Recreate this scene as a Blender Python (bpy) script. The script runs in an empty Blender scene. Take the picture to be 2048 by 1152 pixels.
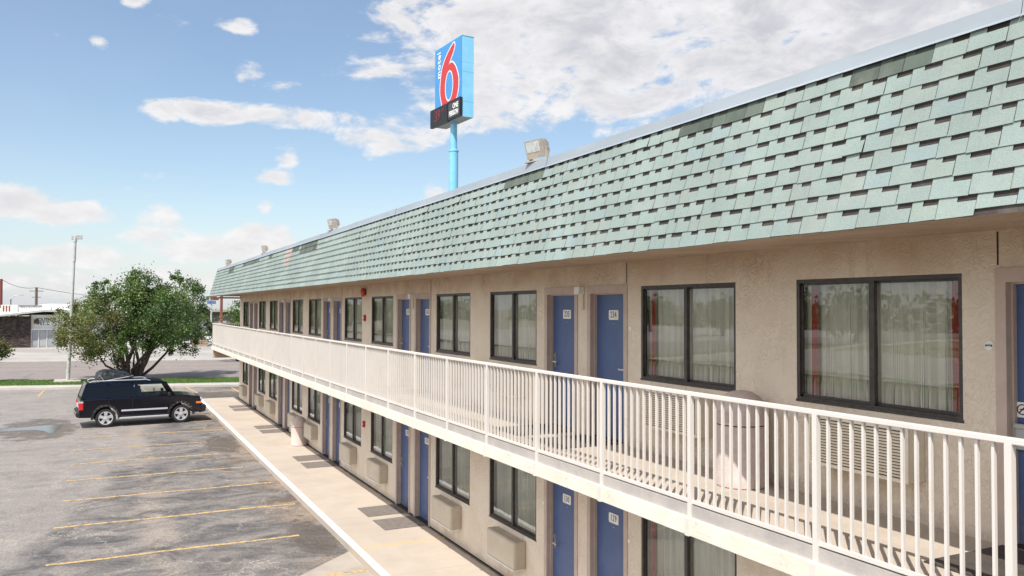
import bpy, bmesh, math, random
from mathutils import Vector, Matrix
random.seed(7)
R=math.radians
S=bpy.context.scene
COL=S.collection
# ------------------------------------------------------------------ camera
F_PX=1637.04; YAW=R(26.486); PITCH=R(1.435); ROLL=R(.165); EYE=4.602
def ray(u,v):
    a=(u-1024)/F_PX; b=(v-576)/F_PX
    a,b=a*math.cos(ROLL)+b*math.sin(ROLL), -a*math.sin(ROLL)+b*math.cos(ROLL)
    d=math.cos(PITCH)+b*math.sin(PITCH); z=math.sin(PITCH)-b*math.cos(PITCH)
    return Vector((d*math.cos(YAW)-a*math.sin(YAW), -(d*math.sin(YAW)+a*math.cos(YAW)), z))
def at(u,v,x=None,y=None,z=None):
    r=ray(u,v); o=Vector((0,0,EYE))
    t=x/r.x if x is not None else (y/r.y if y is not None else (z-EYE)/r.z)
    return o+r*t
cam=bpy.data.cameras.new('camera'); co=bpy.data.objects.new('camera',cam); COL.objects.link(co)
cam.lens=36*F_PX/2048; cam.sensor_width=36; cam.clip_end=5000; cam.clip_start=.05
fw=ray(1024,576).normalized(); rt=(ray(1100,576)-ray(1024,576)).normalized(); up=rt.cross(fw)
m=Matrix((rt,up,-fw)).transposed().to_4x4(); m.translation=(0,0,EYE); co.matrix_world=m
S.camera=co
# ------------------------------------------------------------------ sun + sky
SUN_EL=57; TO=Vector((-1.0,1.0,0)).normalized()*math.cos(R(SUN_EL))+Vector((0,0,math.sin(R(SUN_EL))))
sl=bpy.data.lights.new('sun','SUN'); sl.energy=2.9; sl.angle=R(.5); sl.color=(1,.965,.915)
so=bpy.data.objects.new('sun',sl); COL.objects.link(so); so.rotation_euler=TO.to_track_quat('Z','Y').to_euler(); so.location=(0,20,40)
S.view_settings.view_transform='Standard'; S.view_settings.look='None'; S.view_settings.gamma=1
S.view_settings.exposure=.97
S.render.resolution_x=1024; S.render.resolution_y=576
w=bpy.data.worlds.new('World'); S.world=w; w.use_nodes=True
NT=w.node_tree; NT.nodes.clear()
def N(t,k,**kw):
    n=t.nodes.new(k)
    for a,b in kw.items(): setattr(n,a,b)
    return n
def setin(t,n,i,v):
    if hasattr(v,'is_linked') or isinstance(v,bpy.types.NodeSocket): t.links.new(v,n.inputs[i])
    elif v is not None: n.inputs[i].default_value=v
def M(t,op,a,b=None,c=None,clamp=False):
    n=N(t,'ShaderNodeMath',operation=op,use_clamp=clamp)
    setin(t,n,0,a); setin(t,n,1,b); setin(t,n,2,c); return n.outputs[0]
def MIX(t,f,a,b,mode='MIX'):
    n=N(t,'ShaderNodeMix',data_type='RGBA',blend_type=mode)
    setin(t,n,0,f); setin(t,n,6,a); setin(t,n,7,b); return n.outputs[2]
def MAPR(t,v,a,b,c=0,d=1,smooth=True):
    n=N(t,'ShaderNodeMapRange'); n.interpolation_type='SMOOTHSTEP' if smooth else 'LINEAR'
    setin(t,n,0,v); 
    for i,k in enumerate((a,b,c,d)): setin(t,n,i+1,k)
    return n.outputs[0]
def NOISE(t,vec,scale,detail=4,rough=.55,dist=0):
    n=N(t,'ShaderNodeTexNoise'); setin(t,n,'Vector',vec); n.inputs['Scale'].default_value=scale
    n.inputs['Detail'].default_value=detail; n.inputs['Roughness'].default_value=rough; n.inputs['Distortion'].default_value=dist
    return n.outputs[0]
def build_world():
    t=NT
    sky=N(t,'ShaderNodeTexSky'); sky.sky_type='NISHITA'; sky.sun_disc=False; sky.sun_elevation=R(SUN_EL)
    sky.sun_rotation=math.atan2(TO.x,TO.y); sky.air_density=1.25; sky.dust_density=1.2; sky.ozone_density=1.3; sky.altitude=900
    tc=N(t,'ShaderNodeTexCoord'); d=tc.outputs['Generated']
    sp=N(t,'ShaderNodeSeparateXYZ'); t.links.new(d,sp.inputs[0])
    az=M(t,'MULTIPLY',M(t,'ARCTAN2',sp.outputs[1],sp.outputs[0]),57.29578)
    el=M(t,'MULTIPLY',M(t,'ARCSINE',sp.outputs[2]),57.29578)
    vs=N(t,'ShaderNodeVectorMath',operation='MULTIPLY'); t.links.new(d,vs.inputs[0]); vs.inputs[1].default_value=(1,1,2.1)
    warp=NOISE(t,vs.outputs[0],7,3,.5)
    n1=NOISE(t,vs.outputs[0],11,10,.62,.35); n2=NOISE(t,vs.outputs[0],30,6,.6); n3=NOISE(t,vs.outputs[0],5,5,.5)
    blobs=[(-52,16,16,8,1.4),(-36,19.5,16,6,1.42),(-30,17.2,11,2.6,1.05),(-24,14.2,5.5,1.9,.95),(-19.5,16.4,4.2,1.3,.85),(-46,24,16,9,1.2),(-18,12.4,4,1.5,.8),
     (-28,13.2,4.5,1.0,.62),(-22,19.5,6,1.6,1.0),(-38,15.5,5,1.5,.75),(-34,12.0,3,.8,.7),(-30.5,11.8,1.3,1.0,.62),(-2.9,12.3,1.7,.85,1.15),(-6,12.5,2.8,.8,1.05),(-10.5,12.8,3.6,.8,1.05),(-8.6,15.4,1.1,.8,.98),(-9.8,14.7,1.8,.45,.9),
     (-7.7,18.2,1.1,.55,1.0),(2.7,16.3,.7,.4,.95),(.6,16.2,.7,.45,.95),(-1.5,19.2,.8,.6,.95),(4.6,6.2,2.8,1.1,1.15),(1.7,5.8,2.4,.8,1.1),(-3.1,5.1,2.1,1.35,1.25),(-4.6,4.1,2.8,1.0,1.05),
     (-9.4,3.9,2.5,1.5,1.3),(-10.2,8.8,1.5,.6,.95),(-9.7,6.8,.9,.55,1.0),(-11,9.9,1.0,.7,.85),(2,3.0,4.0,.8,.95),(-1,1.6,9,1.0,.85),(-21,7.6,1.5,1.0,1.15),(-17,4,3,1.2,.8),
     (10,14,3,2,.6),(60,20,25,6,.8),(150,25,30,9,.9),(95,22,55,16,1.1),(60,40,40,14,1.0),(100,60,60,10,.9),(-120,25,30,10,.8),(100,45,30,10,.7)]  # includes unseen clouds added on the +y side to lift the wall light
    acc=None
    wz=M(t,'MULTIPLY_ADD',warp,1.6,-.8)
    for a,e,ra,re_,s in blobs:
        x=M(t,'DIVIDE',M(t,'SUBTRACT',az,a),ra); y=M(t,'DIVIDE',M(t,'SUBTRACT',el,e),re_)
        r2=M(t,'ADD',M(t,'MULTIPLY',x,x),M(t,'MULTIPLY',y,y))
        g=M(t,'MULTIPLY',M(t,'SUBTRACT',1.35,M(t,'MULTIPLY',r2,.62)),s*.74)
        acc=g if acc is None else M(t,'MAXIMUM',acc,g)
    acc=M(t,'MAXIMUM',acc,0.0); acc=M(t,'MINIMUM',acc,1.15)
    dens=M(t,'ADD',acc,M(t,'ADD',M(t,'MULTIPLY_ADD',n1,3.4,-1.7),M(t,'MULTIPLY_ADD',n2,.7,-.35)))
    mask=MAPR(t,dens,.38,.98)
    thick=MAPR(t,M(t,'ADD',dens,M(t,'MULTIPLY_ADD',n3,1.2,-.6)),.85,1.7)
    thick=M(t,'MULTIPLY',thick,MAPR(t,el,6,13,.35,1))
    bright=MIX(t,thick,(1.10,1.08,1.08,1),(.80,.80,.845,1))
    fine=MIX(t,MAPR(t,n2,.35,.7),(.93,.93,.94,1),(1.05,1.05,1.05,1))
    cl=MIX(t,1.0,bright,fine,'MULTIPLY')
    cl_s=N(t,'ShaderNodeVectorMath',operation='SCALE'); t.links.new(cl,cl_s.inputs[0]); t.links.new(M(t,'MULTIPLY',M(t,'ADD',MAPR(t,M(t,'ABSOLUTE',M(t,'SUBTRACT',az,95)),35,75,1.25,0),1.0),.425),cl_s.inputs[3])  # extra radiance for the added out-of-view cloud bank, brightens the shaded walls
    sk=N(t,'ShaderNodeVectorMath',operation='SCALE'); t.links.new(sky.outputs[0],sk.inputs[0]); sk.inputs[3].default_value=.078
    # thin high haze that whitens the blue, more so towards the horizon
    hz=MAPR(t,el,-1,9,.60,.05)
    hz2=M(t,'MULTIPLY_ADD',n3,.25,M(t,'SUBTRACT',hz,.1))
    skh=MIX(t,hz2,sk.outputs[0],(.335,.375,.46,1))
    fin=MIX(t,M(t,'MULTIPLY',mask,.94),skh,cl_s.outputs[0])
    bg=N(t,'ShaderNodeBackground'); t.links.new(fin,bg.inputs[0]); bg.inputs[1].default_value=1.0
    o=N(t,'ShaderNodeOutputWorld'); t.links.new(bg.outputs[0],o.inputs[0])
build_world()
# ------------------------------------------------------------------ materials
def newmat(name):
    m=bpy.data.materials.new(name); m.use_nodes=True
    t=m.node_tree; p=t.nodes['Principled BSDF']; g=N(t,'ShaderNodeNewGeometry')
    return m,t,p,g.outputs['Position']
def rgb(r,g,b): return (r,g,b,1)
def mat(name,c,rough=.6,c2=None,scale=3,detail=5,bump=0,bscale=60,metal=0,lo=.35,hi=.65,coat=0,spec=None,stretch=None,bdist=.01):
    m,t,p,pos=newmat(name)
    p.inputs['Roughness'].default_value=rough; p.inputs['Metallic'].default_value=metal
    if coat: p.inputs['Coat Weight'].default_value=coat; p.inputs['Coat Roughness'].default_value=.04
    if spec is not None: p.inputs['Specular IOR Level'].default_value=spec
    vec=pos
    if stretch:
        v=N(t,'ShaderNodeVectorMath',operation='MULTIPLY'); t.links.new(pos,v.inputs[0]); v.inputs[1].default_value=stretch; vec=v.outputs[0]
    if c2:
        f=MAPR(t,NOISE(t,vec,scale,detail,.6),lo,hi); t.links.new(MIX(t,f,rgb(*c),rgb(*c2)),p.inputs['Base Color'])
    else: p.inputs['Base Color'].default_value=rgb(*c)
    if bump:
        b=N(t,'ShaderNodeBump'); b.inputs['Strength'].default_value=bump; b.inputs['Distance'].default_value=bdist
        t.links.new(NOISE(t,vec,bscale,5,.6),b.inputs['Height']); t.links.new(b.outputs[0],p.inputs['Normal'])
    return m
def stucco(name,c,c2,dark,swirl=1.0,top=None):
    m,t,p,pos=newmat(name); p.inputs['Roughness'].default_value=.92
    f=MAPR(t,NOISE(t,pos,1.3,5,.6),.3,.7); base=MIX(t,f,rgb(*c),rgb(*c2))
    v=N(t,'ShaderNodeTexNoise'); t.links.new(pos,v.inputs['Vector']); v.inputs['Scale'].default_value=9; v.inputs['Detail'].default_value=5; v.inputs['Distortion'].default_value=1.9
    ridge=M(t,'ABSOLUTE',M(t,'SUBTRACT',v.outputs[0],.5))
    sp=N(t,'ShaderNodeSeparateXYZ'); t.links.new(pos,sp.inputs[0])
    line=MAPR(t,ridge,0,.035,1,0)
    line=M(t,'MULTIPLY',line,MAPR(t,NOISE(t,pos,2.2,4,.6),.42,.62))
    if top:  # brown towards the soffit: staining plus warm bounced light put into the colour
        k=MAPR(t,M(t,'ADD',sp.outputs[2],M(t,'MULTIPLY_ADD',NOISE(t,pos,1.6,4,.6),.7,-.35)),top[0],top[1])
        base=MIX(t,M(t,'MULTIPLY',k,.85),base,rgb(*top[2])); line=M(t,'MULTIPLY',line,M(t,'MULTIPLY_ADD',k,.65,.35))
    base=MIX(t,M(t,'MULTIPLY',line,.75),base,rgb(*dark))
    X_=sp.outputs[0]; Z_=sp.outputs[2]; zf=M(t,'SUBTRACT',Z_,M(t,'MULTIPLY',M(t,'GREATER_THAN',Z_,2.5),2.795))
    low=M(t,'MULTIPLY',MAPR(t,zf,.0,.42,.35,1),M(t,'LESS_THAN',zf,.42))
    for off in (4.645,.06):
        u_=M(t,'FRACT',M(t,'DIVIDE',M(t,'SUBTRACT',X_,off-7.2713*4),7.2713)); w_=M(t,'MULTIPLY',MAPR(t,u_,0,.03),MAPR(t,u_,.13,.16,1,0))
        vq=N(t,'ShaderNodeVectorMath',operation='MULTIPLY'); t.links.new(pos,vq.inputs[0]); vq.inputs[1].default_value=(7,7,.7)
        base=MIX(t,M(t,'MULTIPLY',M(t,'MULTIPLY',w_,low),MAPR(t,NOISE(t,vq.outputs[0],1.3,4,.6),.38,.62,0,.55)),base,rgb(.36,.26,.15))
    base=MIX(t,MAPR(t,M(t,'ADD',zf,M(t,'MULTIPLY_ADD',NOISE(t,pos,3,5,.65),.3,-.15)),.02,.16,.4,0),base,rgb(.30,.23,.17))
    # drip grime streaks of uneven length
    vs=N(t,'ShaderNodeVectorMath',operation='MULTIPLY'); t.links.new(pos,vs.inputs[0]); vs.inputs[1].default_value=(5,5,.5)
    st=MAPR(t,NOISE(t,vs.outputs[0],1.5,4,.6),.58,.78); base=MIX(t,M(t,'MULTIPLY',st,.22),base,rgb(*dark))
    t.links.new(base,p.inputs['Base Color'])
    b=N(t,'ShaderNodeBump'); b.inputs['Strength'].default_value=.55; b.inputs['Distance'].default_value=.012
    h=M(t,'ADD',M(t,'MULTIPLY',MAPR(t,ridge,0,.12),.6*swirl),M(t,'MULTIPLY',NOISE(t,pos,45,4,.6),.6))
    t.links.new(h,b.inputs['Height']); t.links.new(b.outputs[0],p.inputs['Normal'])
    return m
MT={}
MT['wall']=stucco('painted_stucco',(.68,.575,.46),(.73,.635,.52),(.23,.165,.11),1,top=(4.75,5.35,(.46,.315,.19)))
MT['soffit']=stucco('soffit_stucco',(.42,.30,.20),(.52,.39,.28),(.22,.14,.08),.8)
MT['slab']=mat('slab_edge_paint',(.47,.43,.39),.8,(.40,.37,.34),4,bump=.3,bscale=40)
MT['floor']=mat('walkway_floor_coating',(.47,.40,.325),.75,(.42,.355,.29),2.2,bump=.15,bscale=90)
MT['trim']=mat('door_frame_paint',(.50,.39,.33),.55,(.45,.35,.29),6)
MT['rail']=mat('railing_paint',(.74,.69,.62),.5,(.68,.61,.53),3,lo=.55,hi=.85)
MT['bronze']=mat('bronze_window_frame',(.035,.030,.026),.4,(.06,.05,.045),14)
MT['silver']=mat('brushed_metal',(.62,.61,.58),.32,metal=1)
MT['black']=mat('black_plastic',(.012,.012,.013),.5)
MT['rubber']=mat('tyre_rubber',(.018,.017,.016),.85,(.03,.028,.026),30,bump=.2)
MT['white']=mat('white_paint',(.80,.79,.76),.5,(.72,.71,.68),5)
MT['curtain']=mat('curtain_cloth',(.90,.87,.78),.9,(.84,.81,.72),2)
MT['red_drape']=mat('red_drape',(.42,.03,.03),.9)
MT['ac']=mat('air_conditioner_paint',(.50,.435,.335),.55,(.45,.38,.29),3)
MT['ac_up']=mat('grille_paint',(.72,.64,.52),.5,(.66,.58,.46),3)
MT['dark']=mat('dark_void',(.02,.018,.016),.9)
MT['mat_low']=mat('sunlit_doormat',(.16,.135,.115),.95,(.20,.17,.145),7,bump=.6,bscale=120)
MT['mat_up']=mat('shaded_doormat',(.05,.042,.036),.95,(.075,.06,.05),9,bump=.6,bscale=120)  # walkway shade put into this colour; lower mats have the sunlit tone
MT['can']=mat('litter_bin_concrete',(.52,.42,.38),.85,(.58,.48,.43),20,bump=.3,bscale=80)
MT['alarm']=mat('red_alarm_paint',(.42,.035,.02),.4)
MT['num']=mat('numeral_black',(.01,.01,.01),.5)
MT['lampcream']=mat('cream_fixture',(.62,.54,.42),.5)
MT['flashing']=mat('metal_flashing',(.36,.40,.43),.5,(.31,.345,.37),1.5,metal=.15,stretch=(.4,1,1))
MT['gravel']=mat('roof_gravel',(.35,.33,.3),.95)
MT['flood']=mat('floodlight_housing',(.36,.31,.25),.6,(.46,.40,.32),25)
MT['blue_sign']=mat('sign_blue_face',(.065,.28,.60),.35)
MT['blue_side']=mat('sign_blue_cabinet',(.22,.55,.78),.45,(.26,.59,.80),1.2)
MT['blue_pole']=mat('sign_blue_pole',(.18,.50,.72),.45,(.22,.54,.75),2)
MT['sign_red']=mat('sign_red',(.56,.035,.035),.4)
MT['panel_grey']=mat('panel_grey',(.05,.052,.058),.5)
MT['kerb_white']=mat('kerb_white_paint',(.84,.82,.79),.6,(.52,.48,.43),7,lo=.56,hi=.78)
MT['yellow']=None
MT['bark']=mat('tree_bark',(.075,.05,.045),.95,(.12,.085,.07),8,bump=.6,bscale=25,bdist=.03)
MT['galv']=mat('pole_grey_paint',(.50,.50,.47),.5,(.42,.42,.39),6)
MT['wood_pole']=mat('wooden_pole',(.13,.09,.075),.9,(.18,.12,.10),6)
MT['rust']=mat('rust_red_pole',(.20,.055,.04),.8)
MT['concrete']=mat('pale_concrete',(.50,.455,.40),.85,(.42,.38,.335),1.0,bump=.1)
def railmat():
    m,t,p,pos=newmat('railing_paint_worn'); p.inputs['Roughness'].default_value=.5
    b=MIX(t,MAPR(t,NOISE(t,pos,2.5,5,.6),.5,.8),rgb(.68,.635,.58),rgb(.61,.56,.50))
    f=M(t,'MULTIPLY',MAPR(t,NOISE(t,pos,34,4,.7),.70,.74),MAPR(t,NOISE(t,pos,1.6,3,.6),.45,.6)); b=MIX(t,M(t,'MULTIPLY',f,.8),b,rgb(.22,.10,.045))
    t.links.new(b,p.inputs['Base Color']); return m
MT['rail']=railmat()
def beammat():
    m,t,p,pos=newmat('flaking_white_beam'); p.inputs['Roughness'].default_value=.7
    vs=N(t,'ShaderNodeVectorMath',operation='MULTIPLY'); t.links.new(pos,vs.inputs[0]); vs.inputs[1].default_value=(1,1,2.2)
    n=N(t,'ShaderNodeTexNoise'); t.links.new(vs.outputs[0],n.inputs['Vector']); n.inputs['Scale'].default_value=5; n.inputs['Detail'].default_value=6; n.inputs['Distortion'].default_value=1.2
    r=M(t,'ABSOLUTE',M(t,'SUBTRACT',n.outputs[0],.5)); l=MAPR(t,r,0,.012,1,0)
    l=M(t,'MULTIPLY',l,MAPR(t,NOISE(t,pos,1.7,3,.6),.5,.64))
    spots=MAPR(t,NOISE(t,vs.outputs[0],22,5,.65),.66,.72)
    base=MIX(t,MAPR(t,NOISE(t,pos,2.5,4,.6),.3,.7),rgb(.78,.73,.63),rgb(.72,.65,.53))
    base=MIX(t,M(t,'MULTIPLY',spots,.35),base,rgb(.45,.38,.30)); base=MIX(t,M(t,'MULTIPLY',l,.75),base,rgb(.25,.22,.19))
    t.links.new(base,p.inputs['Base Color'])
    b=N(t,'ShaderNodeBump'); b.inputs['Strength'].default_value=.5; b.inputs['Distance'].default_value=.008; t.links.new(n.outputs[0],b.inputs['Height']); t.links.new(b.outputs[0],p.inputs['Normal'])
    return m
MT['beam']=beammat()
def attrmat(name,rough=.9,bump=.5,bscale=220,trans=0,grain=0,lichen=None):
    m,t,p,pos=newmat(name); p.inputs['Roughness'].default_value=rough
    a=N(t,'ShaderNodeVertexColor'); a.layer_name='Col'; c=a.outputs[0]
    if grain:
        c=MIX(t,1.0,c,MIX(t,MAPR(t,NOISE(t,pos,230,2,.7),.3,.7),(1-grain,)*3+(1,),(1+grain,)*3+(1,)),'MULTIPLY')
    if lichen:
        f=MAPR(t,NOISE(t,pos,2.2,6,.65),.5,.75); c=MIX(t,M(t,'MULTIPLY',f,.22),c,rgb(*lichen))
        vs=N(t,'ShaderNodeVectorMath',operation='MULTIPLY'); t.links.new(pos,vs.inputs[0]); vs.inputs[1].default_value=(5,1,.55)
        c=MIX(t,MAPR(t,NOISE(t,vs.outputs[0],1.6,6,.7),.55,.78,0,.30),c,rgb(.17,.18,.16))
        vs=N(t,'ShaderNodeVectorMath',operation='MULTIPLY'); t.links.new(pos,vs.inputs[0]); vs.inputs[1].default_value=(16,1,3)
        c=MIX(t,MAPR(t,NOISE(t,vs.outputs[0],1.1,3,.6),.70,.78,0,.35),c,rgb(.34,.24,.13))
        f=MAPR(t,NOISE(t,pos,.9,5,.6),.35,.7,.90,1.08); 
        v=N(t,'ShaderNodeVectorMath',operation='SCALE'); t.links.new(c,v.inputs[0]); t.links.new(f,v.inputs[3]); c=v.outputs[0]
    t.links.new(c,p.inputs['Base Color'])
    if bump:
        b=N(t,'ShaderNodeBump'); b.inputs['Strength'].default_value=bump; b.inputs['Distance'].default_value=.003
        t.links.new(NOISE(t,pos,bscale,3,.6),b.inputs['Height']); t.links.new(b.outputs[0],p.inputs['Normal'])
    if trans:
        tr=N(t,'ShaderNodeBsdfTranslucent'); t.links.new(c,tr.inputs[0]); mx=N(t,'ShaderNodeMixShader'); mx.inputs[0].default_value=trans
        o=[n for n in t.nodes if n.type=='OUTPUT_MATERIAL'][0]
        t.links.new(p.outputs[0],mx.inputs[1]); t.links.new(tr.outputs[0],mx.inputs[2]); t.links.new(mx.outputs[0],o.inputs[0])
    return m
MT['shingle']=attrmat('asphalt_shingles',.92,.6,260,0,.22,(.42,.40,.34))
MT['leaf']=attrmat('leaves',.5,0,0,.28)
MT['grass_blade']=attrmat('grass_blades',.6,0,0,.3)
def doormat_():
    m,t,p,pos=newmat('blue_door_paint'); p.inputs['Roughness'].default_value=.42
    f=MAPR(t,NOISE(t,pos,2.2,6,.65),.4,.75); b=MIX(t,M(t,'MULTIPLY',f,.5),rgb(.058,.098,.225),rgb(.10,.15,.27))
    vs=N(t,'ShaderNodeVectorMath',operation='MULTIPLY'); t.links.new(pos,vs.inputs[0]); vs.inputs[1].default_value=(9,9,1.3)
    s=MAPR(t,NOISE(t,vs.outputs[0],5,4,.7),.66,.75); b=MIX(t,M(t,'MULTIPLY',s,.35),b,rgb(.16,.20,.30))
    sp=N(t,'ShaderNodeSeparateXYZ'); t.links.new(pos,sp.inputs[0]); zf=M(t,'SUBTRACT',sp.outputs[2],M(t,'MULTIPLY',M(t,'GREATER_THAN',sp.outputs[2],2.5),2.795))
    k=M(t,'MULTIPLY',MAPR(t,zf,.02,.5,.7,0),MAPR(t,NOISE(t,pos,7,6,.75),.42,.62)); b=MIX(t,k,b,rgb(.17,.17,.19))
    t.links.new(b,p.inputs['Base Color']); return m
MT['door']=doormat_()
def glassmat(name,tint,refl_ior=1.75,rough=0.0,pass_=1.0):
    m,t,p,pos=newmat(name); t.nodes.remove(p)
    fr=N(t,'ShaderNodeFresnel'); fr.inputs[0].default_value=refl_ior
    gl=N(t,'ShaderNodeBsdfGlossy'); gl.inputs['Roughness'].default_value=rough; gl.inputs[0].default_value=(.95,.97,.97,1)
    b=N(t,'ShaderNodeBump'); b.inputs['Strength'].default_value=.12; b.inputs['Distance'].default_value=.02; t.links.new(NOISE(t,pos,1.1,2,.5),b.inputs['Height']); t.links.new(b.outputs[0],gl.inputs['Normal'])
    tr=N(t,'ShaderNodeBsdfTransparent'); tr.inputs[0].default_value=tint
    mx=N(t,'ShaderNodeMixShader'); t.links.new(fr.outputs[0],mx.inputs[0]); t.links.new(tr.outputs[0],mx.inputs[1]); t.links.new(gl.outputs[0],mx.inputs[2])
    o=[n for n in t.nodes if n.type=='OUTPUT_MATERIAL'][0]; t.links.new(mx.outputs[0],o.inputs[0]); return m
MT['glass']=glassmat('window_glass',(.96,.97,.95,1),2.15)
MT['car_glass']=glassmat('car_side_glass',(.80,.84,.82,1),1.5)
MT['privacy']=mat('privacy_glass',(.003,.0035,.005),.04,spec=.4)
MT['paint_black']=mat('black_car_paint',(.0022,.0026,.009),.12,coat=0,spec=.42)
MT['chrome']=mat('chrome',(.75,.75,.76),.12,metal=1)
MT['alloy']=mat('alloy_rim',(.66,.66,.68),.35,metal=.35)
MT['red_lens']=mat('red_lens',(.62,.012,.012),.15,coat=.6)
MT['amber_lens']=mat('amber_lens',(.85,.18,.02),.15,coat=.6)
MT['clear_lens']=mat('clear_lens',(.55,.56,.58),.1,coat=.6)
MT['cargo']=mat('cargo_bag_vinyl',(.004,.0045,.006),.42,(.015,.016,.018),9,bump=.9,bscale=7,bdist=.06)
MT['strap']=mat('grey_strap',(.35,.35,.36),.6)
MT['seat']=mat('seat_cloth',(.035,.03,.028),.9)
def asphalt(name,kind):
    m,t,p,pos=newmat(name); p.inputs['Roughness'].default_value=.9
    sp=N(t,'ShaderNodeSeparateXYZ'); t.links.new(pos,sp.inputs[0]); X,Y=sp.outputs[0],sp.outputs[1]
    st=N(t,'ShaderNodeVectorMath',operation='MULTIPLY'); t.links.new(pos,st.inputs[0]); st.inputs[1].default_value=(.8,.52,1)
    n_big=NOISE(t,st.outputs[0],.55,6,.62,.5); n_mid=NOISE(t,st.outputs[0],1.4,10,.76,.9); n_fine=NOISE(t,pos,26,6,.8)
    if kind=='lot':
        light=MIX(t,MAPR(t,n_mid,.35,.68),rgb(.280,.250,.224),rgb(.195,.177,.162))
        dark=MIX(t,MAPR(t,n_mid,.34,.64),rgb(.070,.068,.068),rgb(.228,.204,.184))
        e=M(t,'ADD',Y,M(t,'MULTIPLY_ADD',NOISE(t,pos,.35,5,.6),3.4,-1.7))
        yb=M(t,'MULTIPLY_ADD',X,-.19,4.85)         # edge of the darker sealed stalls
        f=MAPR(t,M(t,'SUBTRACT',e,yb),-.5,.15)
        base=MIX(t,f,dark,light)
        # pale sandy drift
        f=MAPR(t,M(t,'ABSOLUTE',M(t,'ADD',Y,M(t,'MULTIPLY_ADD',NOISE(t,pos,.45,4,.6),1.6,.3))),0,.55,1,0)
        f=M(t,'MULTIPLY',f,MAPR(t,n_mid,.35,.6)); base=MIX(t,M(t,'MULTIPLY',f,.75),base,rgb(.30,.255,.21))
        # sandy stains near the kerb
        f=M(t,'MULTIPLY',MAPR(t,Y,-3.0,-4.2),MAPR(t,n_big,.46,.58)); base=MIX(t,M(t,'MULTIPLY',f,.6),base,rgb(.27,.20,.14))
        wt=M(t,'MULTIPLY',MAPR(t,Y,-3.1,-3.9),MAPR(t,NOISE(t,pos,.5,5,.65,1.2),.56,.61)); base=MIX(t,M(t,'MULTIPLY',wt,.7),base,rgb(.085,.062,.045))
        for cx,cy,rx,ry in ((17.0,-3.95,1.5,.55),(30,-3.7,2.4,.6),(36.9,2.3,3.6,1.6),(46.5,-5.6,2.6,2.2)):  # dark wet spots; the last paints the roof end's shadow into the asphalt
            a=M(t,'DIVIDE',M(t,'SUBTRACT',X,cx),rx); b=M(t,'DIVIDE',M(t,'SUBTRACT',Y,cy),ry)
            r=M(t,'SQRT',M(t,'ADD',M(t,'MULTIPLY',a,a),M(t,'MULTIPLY',b,b)))
            f=MAPR(t,M(t,'ADD',r,M(t,'MULTIPLY_ADD',NOISE(t,pos,1.6,6,.68),1.6,-.8)),.72,.95,1,0); base=MIX(t,M(t,'MULTIPLY',f,.72),base,rgb(.085,.068,.055))
    else:
        base=MIX(t,MAPR(t,n_mid,.35,.68),rgb(.26,.222,.20),rgb(.21,.182,.168))
        # tyre tracks along the road
        q=M(t,'SUBTRACT',X,M(t,'MULTIPLY',Y,.2626)); tr=M(t,'SINE',M(t,'MULTIPLY',q,3.3)); base=MIX(t,MAPR(t,tr,.2,1,0,.25),base,rgb(.20,.175,.165))
    # cracks
    v=N(t,'ShaderNodeTexVoronoi'); v.feature='DISTANCE_TO_EDGE'; v.inputs['Scale'].default_value=.36 if kind=='lot' else .12
    wv=N(t,'ShaderNodeVectorMath',operation='ADD'); t.links.new(pos,wv.inputs[0])
    nn=N(t,'ShaderNodeTexNoise'); t.links.new(pos,nn.inputs['Vector']); nn.inputs['Scale'].default_value=1.1; nn.inputs['Detail'].default_value=6; nn.inputs['Roughness'].default_value=.7
    sc=N(t,'ShaderNodeVectorMath',operation='SCALE'); t.links.new(nn.outputs[1],sc.inputs[0]); sc.inputs[3].default_value=1.5; t.links.new(sc.outputs[0],wv.inputs[1]); t.links.new(wv.outputs[0],v.inputs['Vector'])
    ck=M(t,'MULTIPLY',MAPR(t,v.outputs[0],0,.009,1,0),MAPR(t,n_big,.38,.52)); base=MIX(t,M(t,'MULTIPLY',ck,.7),base,rgb(.42,.37,.32) if kind=='lot' else rgb(.1,.09,.08))
    gr=MIX(t,MAPR(t,n_fine,.32,.68),rgb(.62,.62,.62),rgb(1.38,1.36,1.33)); base=MIX(t,1.0,base,gr,'MULTIPLY')
    t.links.new(base,p.inputs['Base Color'])
    b=N(t,'ShaderNodeBump'); b.inputs['Strength'].default_value=.5; b.inputs['Distance'].default_value=.006; t.links.new(n_fine,b.inputs['Height']); t.links.new(b.outputs[0],p.inputs['Normal'])
    return m
MT['lot']=asphalt('aged_asphalt','lot'); MT['road']=asphalt('street_asphalt','road')
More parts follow.
